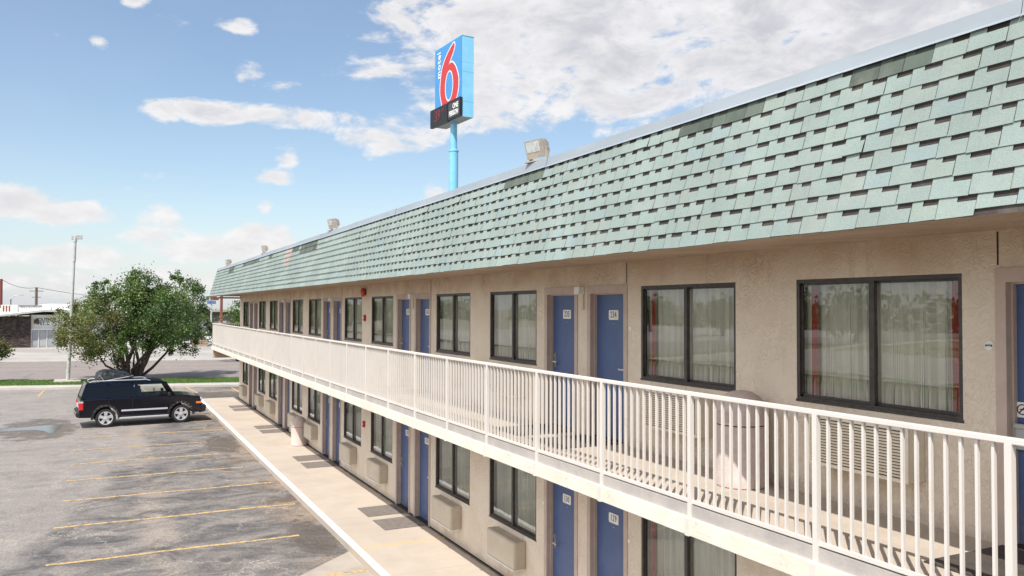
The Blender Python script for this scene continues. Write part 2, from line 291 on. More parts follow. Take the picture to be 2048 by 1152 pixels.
def sidewalkmat():
    m,t,p,pos=newmat('pale_sidewalk_concrete'); p.inputs['Roughness'].default_value=.85
    sp=N(t,'ShaderNodeSeparateXYZ'); t.links.new(pos,sp.inputs[0]); X,Y=sp.outputs[0],sp.outputs[1]
    base=MIX(t,MAPR(t,NOISE(t,pos,.9,7,.65,.5),.35,.7),rgb(.47,.40,.325),rgb(.41,.345,.28))
    base=MIX(t,MAPR(t,NOISE(t,pos,3.5,6,.7),.60,.8,0,.35),base,rgb(.40,.33,.26))
    q=M(t,'ABSOLUTE',M(t,'SUBTRACT',M(t,'FRACT',M(t,'DIVIDE',M(t,'SUBTRACT',X,13.62-.9),1.8)),.5)); 
    base=MIX(t,MAPR(t,q,0,.006,.6,0),base,rgb(.25,.2,.16))
    # dark grime in the joint along the wall
    base=MIX(t,MAPR(t,M(t,'ADD',Y,M(t,'MULTIPLY_ADD',NOISE(t,pos,2.5,4,.6),.10,-.05)),-6.18,-6.12,.9,0),base,rgb(.07,.055,.045))
    # faint old yellow stripes
    for x0,s in ((15.43,.55),(18.95,.12)):
        f=M(t,'MULTIPLY',MAPR(t,M(t,'ABSOLUTE',M(t,'SUBTRACT',X,x0)),.05,.07,1,0),MAPR(t,NOISE(t,pos,5,4,.7),.3,.6)); base=MIX(t,M(t,'MULTIPLY',f,s),base,rgb(.62,.42,.10))
    t.links.new(base,p.inputs['Base Color'])
    b=N(t,'ShaderNodeBump'); b.inputs['Strength'].default_value=.25; b.inputs['Distance'].default_value=.004; t.links.new(NOISE(t,pos,60,4,.6),b.inputs['Height']); t.links.new(b.outputs[0],p.inputs['Normal'])
    return m
MT['walk']=sidewalkmat()
def paintmat(name,c,under,thr=.52):
    m,t,p,pos=newmat(name); p.inputs['Roughness'].default_value=.8
    f=MAPR(t,NOISE(t,pos,9,6,.7),thr,thr+.14); t.links.new(MIX(t,f,rgb(*c),rgb(*under)),p.inputs['Base Color']); return m
MT['yellow']=paintmat('worn_yellow_paint',(.56,.37,.15),(.22,.18,.14),.47)
MT['ground']=mat('dry_ground',(.26,.22,.165),.95,(.20,.19,.12),.05)
MT['turf']=mat('turf',(.095,.175,.035),.9,(.16,.19,.06),.9)
MT['puddle']=mat('puddle_water',(.12,.105,.09),.12,spec=.7)
MT['stone']=mat('dark_stone',(.030,.022,.020),.9,(.10,.072,.06),2.2,bump=1,bscale=3,bdist=.2,stretch=(1,1,2.4),lo=.42,hi=.62)
MT['clinic_white']=mat('clinic_white_wall',(.70,.68,.63),.7,(.64,.62,.58),1)
MT['clinic_glass']=mat('clinic_window',(.30,.31,.33),.2,(.38,.39,.40),.8)
MT['clinic_dark']=mat('clinic_doorway',(.012,.014,.013),.1)
MT['roofwhite']=mat('white_roof',(.80,.79,.77),.7)
MT['navy']=mat('navy_letters',(.03,.035,.10),.5)
MT['letters_red']=mat('crimson_letters',(.30,.03,.05),.5)
MT['tan_box']=mat('dumpster_tan',(.46,.34,.25),.8,(.38,.27,.2),2)
MT['darkred']=mat('dark_red_car_paint',(.08,.012,.015),.2,coat=.8)
MT['truckwhite']=mat('white_truck_paint',(.78,.78,.78),.25,coat=.6)
MT['farwall']=mat('grey_far_building',(.12,.115,.11),.8,(.17,.16,.15),.3)
MT['led']=None
def emat(name,c,s):
    m,t,p,pos=newmat(name); p.inputs['Base Color'].default_value=rgb(*c); p.inputs['Emission Color'].default_value=rgb(*c); p.inputs['Emission Strength'].default_value=s; return m
MT['led']=emat('led_digits',(.16,.012,.016),.12)
MT['sgreen']=mat('sign_green',(.015,.10,.07),.5); MT['sred']=mat('sign_dark_red',(.30,.015,.06),.5); MT['sblue']=mat('sign_slate_blue',(.12,.17,.36),.5)
# ------------------------------------------------------------------ mesh helpers
class MB:
    def __init__(s): s.v=[]; s.f=[]; s.c=[]
    def quad(s,a,b,c,d,col=None):
        i=len(s.v); s.v+=[tuple(a),tuple(b),tuple(c),tuple(d)]; s.f.append((i,i+1,i+2,i+3)); s.c.append(col); return s
    def poly(s,pts,col=None):
        i=len(s.v); s.v+=[tuple(p) for p in pts]; s.f.append(tuple(range(i,i+len(pts)))); s.c.append(col); return s
    def box(s,x0,x1,y0,y1,z0,z1,M_=None,col=None):
        i=len(s.v); P=[(x,y,z) for z in (z0,z1) for y in (y0,y1) for x in (x0,x1)]
        if M_ is not None: P=[tuple(M_@Vector(p)) for p in P]
        s.v+=P
        for f in ((0,2,3,1),(4,5,7,6),(0,1,5,4),(2,6,7,3),(0,4,6,2),(1,3,7,5)): s.f.append(tuple(i+k for k in f)); s.c.append(col)
        return s
    def prism(s,pts2,a,b,fn):   # outline pts2 placed by fn(p,q,depth)
        n=len(pts2); i=len(s.v); s.v+=[tuple(fn(p,q,a)) for p,q in pts2]+[tuple(fn(p,q,b)) for p,q in pts2]
        s.f.append(tuple(range(i,i+n))); s.f.append(tuple(reversed(range(i+n,i+2*n)))); s.c+=[None,None]
        for k in range(n): s.f.append((i+k,i+n+k,i+n+(k+1)%n,i+(k+1)%n)); s.c.append(None)
        return s
    def lathe(s,prof,n=24,c=(0,0,0),axis='z',cap=True):
        i=len(s.v)
        for r,h in prof:
            for k in range(n):
                a=2*math.pi*k/n; p=(r*math.cos(a),r*math.sin(a),h)
                if axis=='y': p=(p[0],p[2],p[1])
                elif axis=='x': p=(p[2],p[0],p[1])
                s.v.append((p[0]+c[0],p[1]+c[1],p[2]+c[2]))
        for j in range(len(prof)-1):
            for k in range(n):
                s.f.append((i+j*n+k,i+j*n+(k+1)%n,i+(j+1)*n+(k+1)%n,i+(j+1)*n+k)); s.c.append(None)
        if cap:
            s.f.append(tuple(reversed(range(i,i+n)))); s.f.append(tuple(range(i+(len(prof)-1)*n,i+len(prof)*n))); s.c+=[None,None]
        return s
    def tube(s,pts,rad,n=8):
        pts=[Vector(p) for p in pts]; 
        if not isinstance(rad,(list,tuple)): rad=[rad]*len(pts)
        i=len(s.v)
        for k,p in enumerate(pts):
            d=(pts[min(k+1,len(pts)-1)]-pts[max(k-1,0)]).normalized()
            u=d.cross(Vector((0,0,1))); u=u.normalized() if u.length>1e-3 else Vector((1,0,0)); v=d.cross(u)
            for j in range(n):
                a=2*math.pi*j/n; s.v.append(tuple(p+(u*math.cos(a)+v*math.sin(a))*rad[k]))
        for k in range(len(pts)-1):
            for j in range(n): s.f.append((i+k*n+j,i+k*n+(j+1)%n,i+(k+1)*n+(j+1)%n,i+(k+1)*n+j)); s.c.append(None)
        s.f.append(tuple(reversed(range(i,i+n)))); s.f.append(tuple(range(i+(len(pts)-1)*n,i+len(pts)*n))); s.c+=[None,None]
        return s
    def mesh(s,name,m,smooth=False,fixn=True):
        me=bpy.data.meshes.new(name); me.from_pydata(s.v,[],s.f)
        if any(c is not None for c in s.c):
            ca=me.color_attributes.new('Col','FLOAT_COLOR','CORNER'); k=0; buf=[]
            for f,c in zip(s.f,s.c):
                c=c or (.5,.5,.5); buf+=[c[0],c[1],c[2],1.0]*len(f)
            ca.data.foreach_set('color',buf)
        me.materials.append(m)
        if fixn:
            bm=bmesh.new(); bm.from_mesh(me); bmesh.ops.recalc_face_normals(bm,faces=bm.faces); bm.to_mesh(me); bm.free()
        if smooth:
            me.polygons.foreach_set('use_smooth',[True]*len(me.polygons)); 
            try: me.set_sharp_from_angle(angle=R(38))
            except Exception: pass
        me.update(); return me
    def build(s,name,m,parent=None,loc=(0,0,0),smooth=False,bevel=0,fixn=True):
        return put(name,s.mesh(name,m,smooth,fixn),parent,loc,bevel)
def put(name,me,parent=None,loc=(0,0,0),bevel=0):
    o=bpy.data.objects.new(name,me); COL.objects.link(o); o.location=loc
    if parent is not None: o.parent=parent
    if bevel:
        b=o.modifiers.new('bevel','BEVEL'); b.width=bevel; b.segments=2; b.limit_method='ANGLE'; b.angle_limit=R(35)
    return o
def tag(o,label=None,cat=None,group=None,kind=None):
    for k,v in (('label',label),('category',cat),('group',group),('kind',kind)):
        if v: o[k]=v
    return o
def empty(name,loc=(0,0,0),rz=0,**kw):
    o=bpy.data.objects.new(name,None); o.empty_display_size=.3; COL.objects.link(o); o.location=loc; o.rotation_euler=(0,0,rz); return tag(o,**kw)
KIDS={}
def copy_tree(o,parent=None,depth=0):
    c=o.copy(); COL.objects.link(c)
    if parent is not None: c.parent=parent; c.matrix_parent_inverse=o.matrix_parent_inverse.copy()
    for ch in list(o.children): copy_tree(ch,c,depth+1)
    return c
def text_mesh(s,size,depth=.003,bold=0,narrow=1.0,space=1.0):
    cu=bpy.data.curves.new('t','FONT'); cu.body=s; cu.size=size; cu.extrude=depth; cu.offset=bold; cu.align_x='CENTER'; cu.align_y='CENTER'; cu.space_character=space; cu.resolution_u=3
    o=bpy.data.objects.new('t',cu); COL.objects.link(o); dg=bpy.context.evaluated_depsgraph_get(); dg.update()
    me=bpy.data.meshes.new_from_object(o.evaluated_get(dg)); bpy.data.objects.remove(o)
    for v in me.vertices: v.co.x*=narrow
    return me
def text(name,s,size,m,parent,loc,rot,depth=.003,bold=0,narrow=1.0,space=1.0):
    me=text_mesh(s,size,depth,bold,narrow,space); me.materials.clear(); me.materials.append(m); me.name=name
    o=put(name,me,parent,loc); o.rotation_euler=rot; return o
ROT_Y=(R(90),0,R(180))   # text that faces +y
ROT_XM=(R(90),0,R(-90))  # text that faces -x
# ------------------------------------------------------------------ setting: ground
SK=.2626
def skew(x,y): return x+SK*y
LOTZ=-.13
def sheet(name,pts,z,m,kind='structure',sub=None):
    b=MB(); b.poly([(x,y,z) for x,y in pts]); return tag(b.build(name,m,fixn=False),kind=kind)
def strip(name,xa,xb,z,m,y0=-140,y1=140,h=None):
    b=MB()
    pa=[(skew(xa,y0),y0),(skew(xb,y0),y0),(skew(xb,y1),y1),(skew(xa,y1),y1)]
    if h is None: b.poly([(x,y,z) for x,y in pa])
    else:
        b.poly([(x,y,z+h) for x,y in pa])
        for i in range(4): (x1,y1_),(x2,y2)=pa[i],pa[(i+1)%4]; b.quad((x1,y1_,z),(x2,y2,z),(x2,y2,z+h),(x1,y1_,z+h))
    return tag(b.build(name,m,fixn=False if h is None else True),kind='structure')
sheet('ground',[(-1500,-1500),(2500,-1500),(2500,1500),(-1500,1500)],-.30,MT['ground'])
sheet('parking_lot',[(-30,-40),(skew(53.5,-40),-40),(skew(53.5,28),28),(-30,28)],LOTZ,MT['lot'])
strip('kerb',53.36,54.9,-.2,MT['concrete'],h=.19)
strip('grass_verge',54.9,59.1,-.2,MT['turf'],h=.17)
strip('road',59.1,80.4,-.12,MT['road'])
strip('road_marking',70.6,70.78,-.116,MT['yellow']); strip('road_marking',74.7,74.88,-.116,MT['yellow'])
strip('far_kerb',80.4,80.9,-.2,MT['concrete'],h=.14)
strip('far_forecourt',80.9,150,-.11,mat('forecourt_paving',(.40,.365,.32),.9,(.31,.285,.26),.12,lo=.42,hi=.6))
b=MB(); b.box(-3,43.75,-6.2,-4.33,-.3,0); b.box(43.75,44.2,-6.9,-4.33,-.3,0); tag(b.build('sidewalk',MT['walk']),kind='structure')
b=MB(); b.box(-3,44.2,-4.48,-4.332,-.3,.008); tag(b.build('painted_kerb',MT['kerb_white'],bevel=.012),kind='structure')
sheet('concrete_patch',[(11,-4.48),(15.9,-4.48),(14.7,-3.15),(11,.6)],LOTZ+.004,mat('patch_concrete',(.40,.345,.285),.9,(.33,.285,.235),1.4))
# stall lines
b=MB()
for x,y0,y1 in ((14.5,.9,-4.4),(17.33,.89,-3.7),(20.15,.9,-4.2),(22.85,.87,-4.18),(25.45,.85,-3.75),(28.08,.81,-3.4),(30.76,.84,-3.3),(33.62,.87,-4.2),(36.45,.78,-4.3)):
    n=14; w_=.055
    for k in range(n):
        ya=y0+(y1-y0)*k/n; yb=y0+(y1-y0)*(k+1)/n; j=lambda q: .018*math.sin(q*2.1+x)
        b.quad((x-w_+j(ya),ya,LOTZ+.005),(x+w_+j(ya),ya,LOTZ+.005),(x+w_+j(yb),yb,LOTZ+.005),(x-w_+j(yb),yb,LOTZ+.005))
for (ua,va),(ub,vb) in (((88,781),(76,793)),((370,773),(395,786)),((463,775),(478,784)),((283,775),(291,783))):
    p=at(ua,va,z=LOTZ+.005); q=at(ub,vb,z=LOTZ+.005); d=(q-p).normalized(); s=Vector((-d.y,d.x,0))*.06; b.quad(p-s,p+s,q+s,q-s)
tag(b.build('parking_lines',MT['yellow'],fixn=False),kind='structure')
# puddle
pts=[]
for u,v in ((0,858),(30,856),(62,853),(95,850.5),(126,849.5),(121,855),(113,860),(108,866),(99,866.5),(88,862),(70,860),(40,861),(0,863.5)):
    p=at(u,v,z=LOTZ+.006); pts.append((p.x,p.y))
sheet('puddle',pts,LOTZ+.006,MT['puddle'])
# left side: verge and bank across the lot (seen in the window glass)
sheet('side_verge',[(-30,28),(skew(54.9,28),28),(skew(54.9,36),36),(-30,36)],-.09,MT['turf'])
sheet('side_forecourt',[(-80,36),(skew(54.9,36),36),(skew(54.9,62),62),(-80,62)],-.11,mat('pale_side_paving',(.42,.37,.31),.9,(.34,.30,.26),.4))
sheet('field',[(-200,62),(skew(54.9,62),62),(skew(54.9,180),180),(-200,180)],-.14,mat('dry_field',(.16,.17,.08),.95,(.25,.22,.12),.08))
sheet('sandy_track',[(-200,104),(skew(54.9,104),104),(skew(54.9,120),120),(-200,120)],-.12,mat('pale_sand',(.55,.46,.34),.9,(.48,.40,.29),.2))
# ------------------------------------------------------------------ the motel
WY=-6.208; P=7.2713; FZ=(0.0,2.795); X0,X1=-3.0,43.55; BACK=-14.6
D1O=3.075; D2O=1.805; DW=.89; DH=2.05; WW=1.77; WH=1.198; WF=4.30; WN=-.32; WZ=.905
SY=-4.90; EY,EZ_=-4.73,5.18; TY,TZ=-5.08,6.43
bld=empty('motel_building',(20,-10,0),label='long two-storey beige stucco motel with blue doors and a pale green shingled mansard roof',cat='motel')
BO=(-20,10,0)
def part(mb,name,m,parent=None,**kw):
    if parent is None: return mb.build(name,m,bld,BO,**kw)
    return mb.build(name,m,parent,**kw)
opens=[]
for g in range(6):
    for fl in (0,1):
        z=FZ[fl]
        for xo,w_,z0,h in ((D1O,DW,0,DH),(D2O,DW,0,DH),(WF,WW,WZ,WH),(WN,WW,WZ,WH)):
            opens.append((xo+g*P,xo+g*P+w_,z+z0,z+z0+h))
xs=sorted(set([X0,X1]+[round(o[k],4) for o in opens for k in (0,1)])); zs=sorted(set([-.3,5.3]+[round(o[k],4) for o in opens for k in (2,3)]))
b=MB()
for i in range(len(xs)-1):
    for j in range(len(zs)-1):
        cx=(xs[i]+xs[i+1])/2; cz=(zs[j]+zs[j+1])/2
        if any(o[0]<cx<o[1] and o[2]<cz<o[3] for o in opens): continue
        b.quad((xs[i+1],WY,zs[j]),(xs[i],WY,zs[j]),(xs[i],WY,zs[j+1]),(xs[i+1],WY,zs[j+1]))
for o in opens:
    a,c,z0,z1=o; yb=WY-.16
    b.quad((a,WY,z0),(a,yb,z0),(a,yb,z1),(a,WY,z1)); b.quad((c,yb,z0),(c,WY,z0),(c,WY,z1),(c,yb,z1))
    b.quad((a,WY,z0),(c,WY,z0),(c,yb,z0),(a,yb,z0)); b.quad((a,yb,z1),(c,yb,z1),(c,WY,z1),(a,WY,z1))
b.quad((X1,WY,-.3),(X1,WY,5.3),(X1,BACK,5.3),(X1,BACK,-.3)); b.quad((X0,WY,-.3),(X0,BACK,-.3),(X0,BACK,5.3),(X0,WY,5.3)); b.quad((X0,BACK,-.3),(X1,BACK,-.3),(X1,BACK,5.3),(X0,BACK,5.3))
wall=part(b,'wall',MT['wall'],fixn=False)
# vertical control joints above the door frames
for xj,zj in [(g*P+1.77,4.945) for g in range(6)]+[(4.0,4.95)]:
    MB().box(xj-.006,xj+.006,WY,WY+.004,zj,5.21).build('wall_joint',MT['dark'],wall)
b=MB(); b.box(X0,X1,WY-.02,WY+.012,-.05,.022); part(b,'wall_base',MT['dark'],wall)
# room void behind the openings
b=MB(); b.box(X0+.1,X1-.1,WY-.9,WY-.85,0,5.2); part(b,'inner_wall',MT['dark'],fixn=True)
# walkway slab, beam, end beams
b=MB(); b.box(X0,X1-.02,SY-.04,WY+.001,2.60,FZ[1]) ; b.v=[(x,y,z) for x,y,z in b.v]
b=MB(); b.box(X0,X1-.02,WY+.001,SY-.02,2.62,FZ[1]); slab=part(b,'walkway_slab',MT['floor'])
b=MB(); b.box(X0,X1,SY-.02,SY+.02,2.678,FZ[1]-.004); part(b,'slab_edge',MT['slab'],slab)
b=MB(); b.box(X0,X1,SY-.03,SY+.045,2.512,2.678); part(b,'edge_beam',MT['beam'],slab,bevel=.006)
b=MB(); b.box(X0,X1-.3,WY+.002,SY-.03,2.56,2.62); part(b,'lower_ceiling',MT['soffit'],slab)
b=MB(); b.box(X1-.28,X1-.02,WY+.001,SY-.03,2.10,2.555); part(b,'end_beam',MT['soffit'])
b=MB(); b.box(X1-.24,X1-.02,-5.15,EY+.02,4.98,5.12); b.box(X1-.20,X1-.04,WY,-5.15,5.06,5.14); part(b,'end_beam',MT['soffit'])
# railing
rail=MB(); rail.box(X0,X1,SY-.03,SY+.03,3.795,3.833); rail=part(rail,'railing',MT['rail'],bevel=.006)
b=MB(); b.box(X0,X1,SY-.012,SY+.018,FZ[1]+.012,FZ[1]+.042); b.build('bottom_rail',MT['rail'],rail)
b=MB(); b.box(X1-.04,X1,WY+.01,SY-.03,3.795,3.833); b.box(X1-.035,X1-.005,WY+.01,SY-.03,2.81,2.84)
for k in range(12): b.box(X1-.034,X1-.008,WY+.06+k*.1,WY+.086+k*.1,2.84,3.795)
b.build('end_railing',MT['rail'],rail)
PX0=3.09; PS=1.4975; npost=0
b=MB(); b.box(-.0225,.0225,-.0225,.0225,0,1.285); b.box(-.027,.027,-.03,.05,0,.16); post_me=b.mesh('post',MT['rail'])
b=MB(); b.box(-.0095,.0095,-.0125,.0125,0,.958); bal_me=b.mesh('baluster',MT['rail'])
rest=MB(); xs_b=[]
k=-4
while PX0+k*PS<X1-.1:
    x=PX0+k*PS
    if x>X0: 
        o=put('post',post_me,rail,(x,SY+.012,2.512)); 
    for j in range(1,14):
        xb=x+j*PS/14
        if X0<xb<X1-.1: xs_b.append(xb)
    k+=1
near=[x for x in xs_b if x>2.85][:100]
for x in xs_b:
    if x in near: put('baluster',bal_me,rail,(x,SY,FZ[1]+.041))
    else: rest.box(x-.0095,x+.0095,SY-.013,SY+.013,FZ[1]+.041,3.797)
tag(rest.build('balusters',MT['rail'],rail),kind='stuff')
# mansard roof
sv=Vector((0,TY-EY,TZ-EZ_)); SL=sv.length; sv/=SL; nv=Vector((0,sv.z,-sv.y)).normalized(); NC=9; EX=SL/NC
def SP(x,t,o=0): return Vector((x,EY,EZ_))+sv*t+nv*o
b=MB(); und=(.050,.039,.034)
b.quad(SP(X0,-.01),SP(X1,-.01),SP(X1,SL),SP(X0,SL),und)
darks=[]
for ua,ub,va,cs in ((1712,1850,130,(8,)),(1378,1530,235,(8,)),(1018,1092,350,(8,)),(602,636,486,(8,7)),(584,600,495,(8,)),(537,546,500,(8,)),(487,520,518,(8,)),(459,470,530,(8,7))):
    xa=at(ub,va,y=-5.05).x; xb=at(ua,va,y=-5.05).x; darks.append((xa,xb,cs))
pinkx=(at(583,510,y=-5.0).x,at(572,510,y=-5.0).x)
xstep=at(1922,440,y=EY).x
rnd=random.Random(11)
for c in range(NC):
    x=X0-rnd.random()*.3; t0=c*EX
    while x<X1:
        nw=rnd.uniform(.085,.155); tw=rnd.uniform(.075,.15)
        if rnd.random()<.06: nw*=.4
        xe=min(x+nw+tw,X1); xn=min(x+nw,xe); xa=max(x,X0)
        if xe<=xa: x+=nw+tw; continue
        xn=max(xn,xa)
        v=rnd.uniform(.955,1.035); h=rnd.uniform(-.5,1)
        col=(.256*v+.005*h,.314*v,.288*v-.005*h)
        if rnd.random()<.10: col=(.250*v,.316*v,.306*v)
        if rnd.random()<.05: col=(.262*v,.312*v,.276*v)
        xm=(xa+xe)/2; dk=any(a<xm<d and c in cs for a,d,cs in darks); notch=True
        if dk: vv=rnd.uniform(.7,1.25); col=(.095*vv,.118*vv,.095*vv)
        if pinkx[0]<xm<pinkx[1] and c>=5: col=(.40,.30,.26)
        tb=t0-.012+rnd.uniform(-.004,.004)
        if c==0 and xm<xstep: tb+=.045
        ob=.015+rnd.uniform(-.002,.003); on=.006; g_=.0018
        tn=t0+EX*.64; tt=t0+EX*1.02
        sl=rnd.uniform(-.003,.003)
        if rnd.random()<.015: sl*=3; ob+=.008
        a,d=xa+g_,xe-g_
        of=lambda t: ob+(on-ob)*(t-tb)/(tt-tb)
        b.quad(SP(a,tb+sl,ob),SP(d,tb-sl,ob),SP(d,tn,of(tn)),SP(a,tn,of(tn)),col)
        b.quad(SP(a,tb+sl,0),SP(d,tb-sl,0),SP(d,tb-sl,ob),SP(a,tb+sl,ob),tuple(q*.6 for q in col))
        if not dk: b.quad(SP(xn,tn,of(tn)),SP(d,tn,of(tn)),SP(d,tt,on),SP(xn,tt,on),col)
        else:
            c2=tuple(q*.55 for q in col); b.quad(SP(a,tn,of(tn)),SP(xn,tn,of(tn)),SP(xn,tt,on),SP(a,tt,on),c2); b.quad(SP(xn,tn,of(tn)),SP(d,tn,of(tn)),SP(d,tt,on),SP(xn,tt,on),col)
        x+=nw+tw
# end and rear slopes
b.quad((X1,EY,EZ_),(X1,TY,TZ),(X1,BACK,TZ),(X1,BACK-.9,EZ_),(.25,.32,.28)); b.quad((X0,BACK-.9,EZ_),(X0,BACK-.55,TZ),(X1,BACK-.55,TZ),(X1,BACK-.9,EZ_),(.25,.32,.28))
b.quad((X0,EY,EZ_),(X0,TY,TZ),(X0,BACK,TZ),(X0,BACK-.9,EZ_),(.25,.32,.28))
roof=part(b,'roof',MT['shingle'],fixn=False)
b=MB(); L=[(TY+.030,TZ-.008),(TY+.036,TZ-.012),(TY+.012,TZ+.012),(TY-.012,TZ+.118),(TY-.20,TZ+.125),(TY-.20,TZ+.08)]
xx=X0
while xx<X1:
    xe=min(xx+3.05,X1); o_=.002*math.sin(xx*3)
    for i in range(len(L)-1): b.quad((xx,L[i][0]+o_,L[i][1]+o_),(xe-.004,L[i][0]+o_,L[i][1]+o_),(xe-.004,L[i+1][0]+o_,L[i+1][1]+o_),(xx,L[i+1][0]+o_,L[i+1][1]+o_))
    xx=xe
part(b,'roof_flashing',MT['flashing'],roof,fixn=False)
b=MB(); b.quad((X0,TY-.2,TZ+.03),(X1,TY-.2,TZ+.03),(X1,BACK-.5,TZ+.03),(X0,BACK-.5,TZ+.03)); part(b,'roof_deck',MT['gravel'],roof,fixn=False)
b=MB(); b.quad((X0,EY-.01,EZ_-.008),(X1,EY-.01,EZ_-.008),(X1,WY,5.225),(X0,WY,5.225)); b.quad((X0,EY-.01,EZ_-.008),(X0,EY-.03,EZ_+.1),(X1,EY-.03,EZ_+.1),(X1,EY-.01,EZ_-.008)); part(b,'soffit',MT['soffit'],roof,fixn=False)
# doors
ORD=['first','second','third','fourth','fifth','sixth']
def rrect(w_,h,r,n=5):
    pts=[]
    for cx,cy,a0 in ((w_/2-r,h/2-r,0),(-w_/2+r,h/2-r,90),(-w_/2+r,-h/2+r,180),(w_/2-r,-h/2+r,270)):
        for k in range(n): a=R(a0+90*k/(n-1)); pts.append((cx+r*math.cos(a),cy+r*math.sin(a)))
    return pts
b=MB(); b.box(.03,DW-.03,-.145,-.10,.018,DH-.03); door_me=b.mesh('door',MT['door'])
b=MB(); c=.055
b.box(-c,0.0,0,.013,0,DH+.08); b.box(DW,DW+c,0,.013,0,DH+.08); b.box(0,DW,0,.013,DH,DH+.08)
b.box(0,.03,-.155,.013,0,DH); b.box(DW-.03,DW,-.155,.013,0,DH); b.box(.03,DW-.03,-.155,.013,DH-.03,DH)
b.box(.03,.045,-.098,-.055,0,DH-.03); b.box(DW-.045,DW-.03,-.098,-.055,0,DH-.03); b.box(.045,DW-.045,-.098,-.055,DH-.045,DH-.03)
dframe_me=b.mesh('door_frame',MT['trim'])
b=MB(); b.box(.045,DW-.045,-.155,-.02,0.0,.018); sill_me=b.mesh('threshold',MT['dark'])
def handle_me(far):
    b=MB(); cx=DW-.115 if far else .115; s=-1 if far else 1
    b.box(cx-.022,cx+.022,-.10,-.088,.90,1.12); b.lathe([(.02,0),(.02,.018)],10,(cx,-.088,1.08),'y'); b.lathe([(.014,0),(.014,.045)],8,(cx,-.088,.985),'y')
    b.box(min(cx,cx+s*.12),max(cx,cx+s*.12),-.052,-.038,.975,.995); return b.mesh('handle',MT['silver'])
H={True:handle_me(True),False:handle_me(False)}
b=MB(); b.prism(rrect(.235,.135,.02),-.0995,-.094,lambda p,q,d:(p,d,q)); plate_me=b.mesh('number_plate',MT['white'])
def door(g,fl,far):
    xo=(D1O if far else D2O)+g*P; z=FZ[fl]
    o=put('door',door_me,bld,(xo-20,WY+10,z))
    put('door_frame',dframe_me,o); put('threshold',sill_me,o); put('handle',H[far and g>0],o)
    num=(232+2*g+(1 if far else 0) if fl else 127+2*g+(1 if far else 0))
    cx=DW/2-.02; pl=put('number_plate',plate_me,o,(cx,0,1.722))
    text('number',str(num),.122,MT['num'],o,(cx,-.0925,1.722),ROT_Y,.001,.0,.80,1.08)
    o['label']='blue motel door numbered %d on the %s storey'%(num,'upper' if fl else 'ground')
    b=MB(); b.lathe([(.007,0),(.007,.008)],8,(cx,-.10,1.60),'y'); b.build('peephole',MT['silver'],o)
    return o,num
DOORNUM={}
for g in range(6):
    for fl in (0,1):
        for far in (True,False):
            o,nm=door(g,fl,far); DOORNUM[(g,fl,far)]=nm
            if g==0 and fl==1 and far: d233=o
# windows
b=MB(); t_=.036
b.box(0,t_,-.075,-.005,0,WH); b.box(WW-t_,WW,-.075,-.005,0,WH); b.box(t_,WW-t_,-.075,-.005,0,t_); b.box(t_,WW-t_,-.075,-.005,WH-t_,WH)
b.box(-.008,WW+.008,-.004,.006,-.012,.012)
wf_me=b.mesh('window',MT['bronze'])
b=MB(); c=WW/2
b.box(c-.028,c+.028,-.058,-.012,t_,WH-t_)
for xa,xb,y in ((t_,c-.028,-.05),(c+.028,WW-t_,-.03)):
    b.box(xa,xb,y-.016,y,t_,t_+.028); b.box(xa,xb,y-.016,y,WH-t_-.022,WH-t_)
b.box(t_,t_+.022,-.066,-.05,t_,WH-t_); b.box(WW-t_-.022,WW-t_,-.046,-.03,t_,WH-t_)
sash_me=b.mesh('sash',MT['bronze'])
b=MB(); b.quad((t_,-.058,WH-t_),(c-.02,-.058,WH-t_),(c-.02,-.058,t_),(t_,-.058,t_)); pane1=b.mesh('pane',MT['glass'],fixn=False)
b=MB(); b.quad((c+.02,-.038,WH-t_),(WW-t_,-.038,WH-t_),(WW-t_,-.038,t_),(c+.02,-.038,t_)); pane2=b.mesh('pane',MT['glass'],fixn=False)
def curtain(seed,x0,x1,wl=.165,amp=.030):
    r=random.Random(seed); b=MB(); n=150; ph=0; pts=[]
    for i in range(n+1):
        x=x0+(x1-x0)*i/n; ph+=2*math.pi*((x1-x0)/n)/wl*r.uniform(.55,1.45)
        pts.append((x,-.126+amp*math.sin(ph)+amp*.35*math.sin(ph*2.3+1)))
    for i in range(n):
        (xa,ya),(xb,yb)=pts[i],pts[i+1]; sw=.012*math.sin(i*.3+seed)
        b.quad((xa+sw,ya-.01,.005),(xb+sw,yb-.01,.005),(xb,yb,WH-.01),(xa,ya,WH-.01))
    return b.mesh('curtain',MT['curtain'],smooth=True,fixn=False)
cms=[curtain(k,.0,WW) for k in range(4)]
def drape(x0,x1):
    b=MB(); n=6
    for i in range(n):
        xa=x0+(x1-x0)*i/n; xb=x0+(x1-x0)*(i+1)/n; ya=-.083+.006*math.sin(i*2); yb=-.083+.006*math.sin(i*2+2)
        b.quad((xa,ya,.0),(xb,yb,.0),(xb,yb,WH),(xa,ya,WH))
    return b.mesh('drape',MT['red_drape'],smooth=True,fixn=False)
dr_far=drape(WW-.20,WW-.115); dr_near=drape(.05,.15)
wi=0
for g in range(6):
    for fl in (0,1):
        for side,xo in (('F',WF),('N',WN)):
            o=put('window',wf_me,bld,(xo+g*P-20,WY+10,FZ[fl]+WZ+(.012 if fl==0 else 0)*0)); wi+=1
            put('sash',sash_me,o); put('pane',pane1,o); put('pane',pane2,o)
            put('curtain',cms[(g*3+fl+(side=='N'))%4],o)
            if (g,fl,side) in ((0,1,'F'),(1,1,'N'),(1,0,'N'),(0,0,'F')): put('red_drape',dr_far,o); o['label']='sliding window with a red drape edge beside the cream curtain'
            if (g,fl,side)==(0,1,'F'): put('red_drape',dr_near,o)
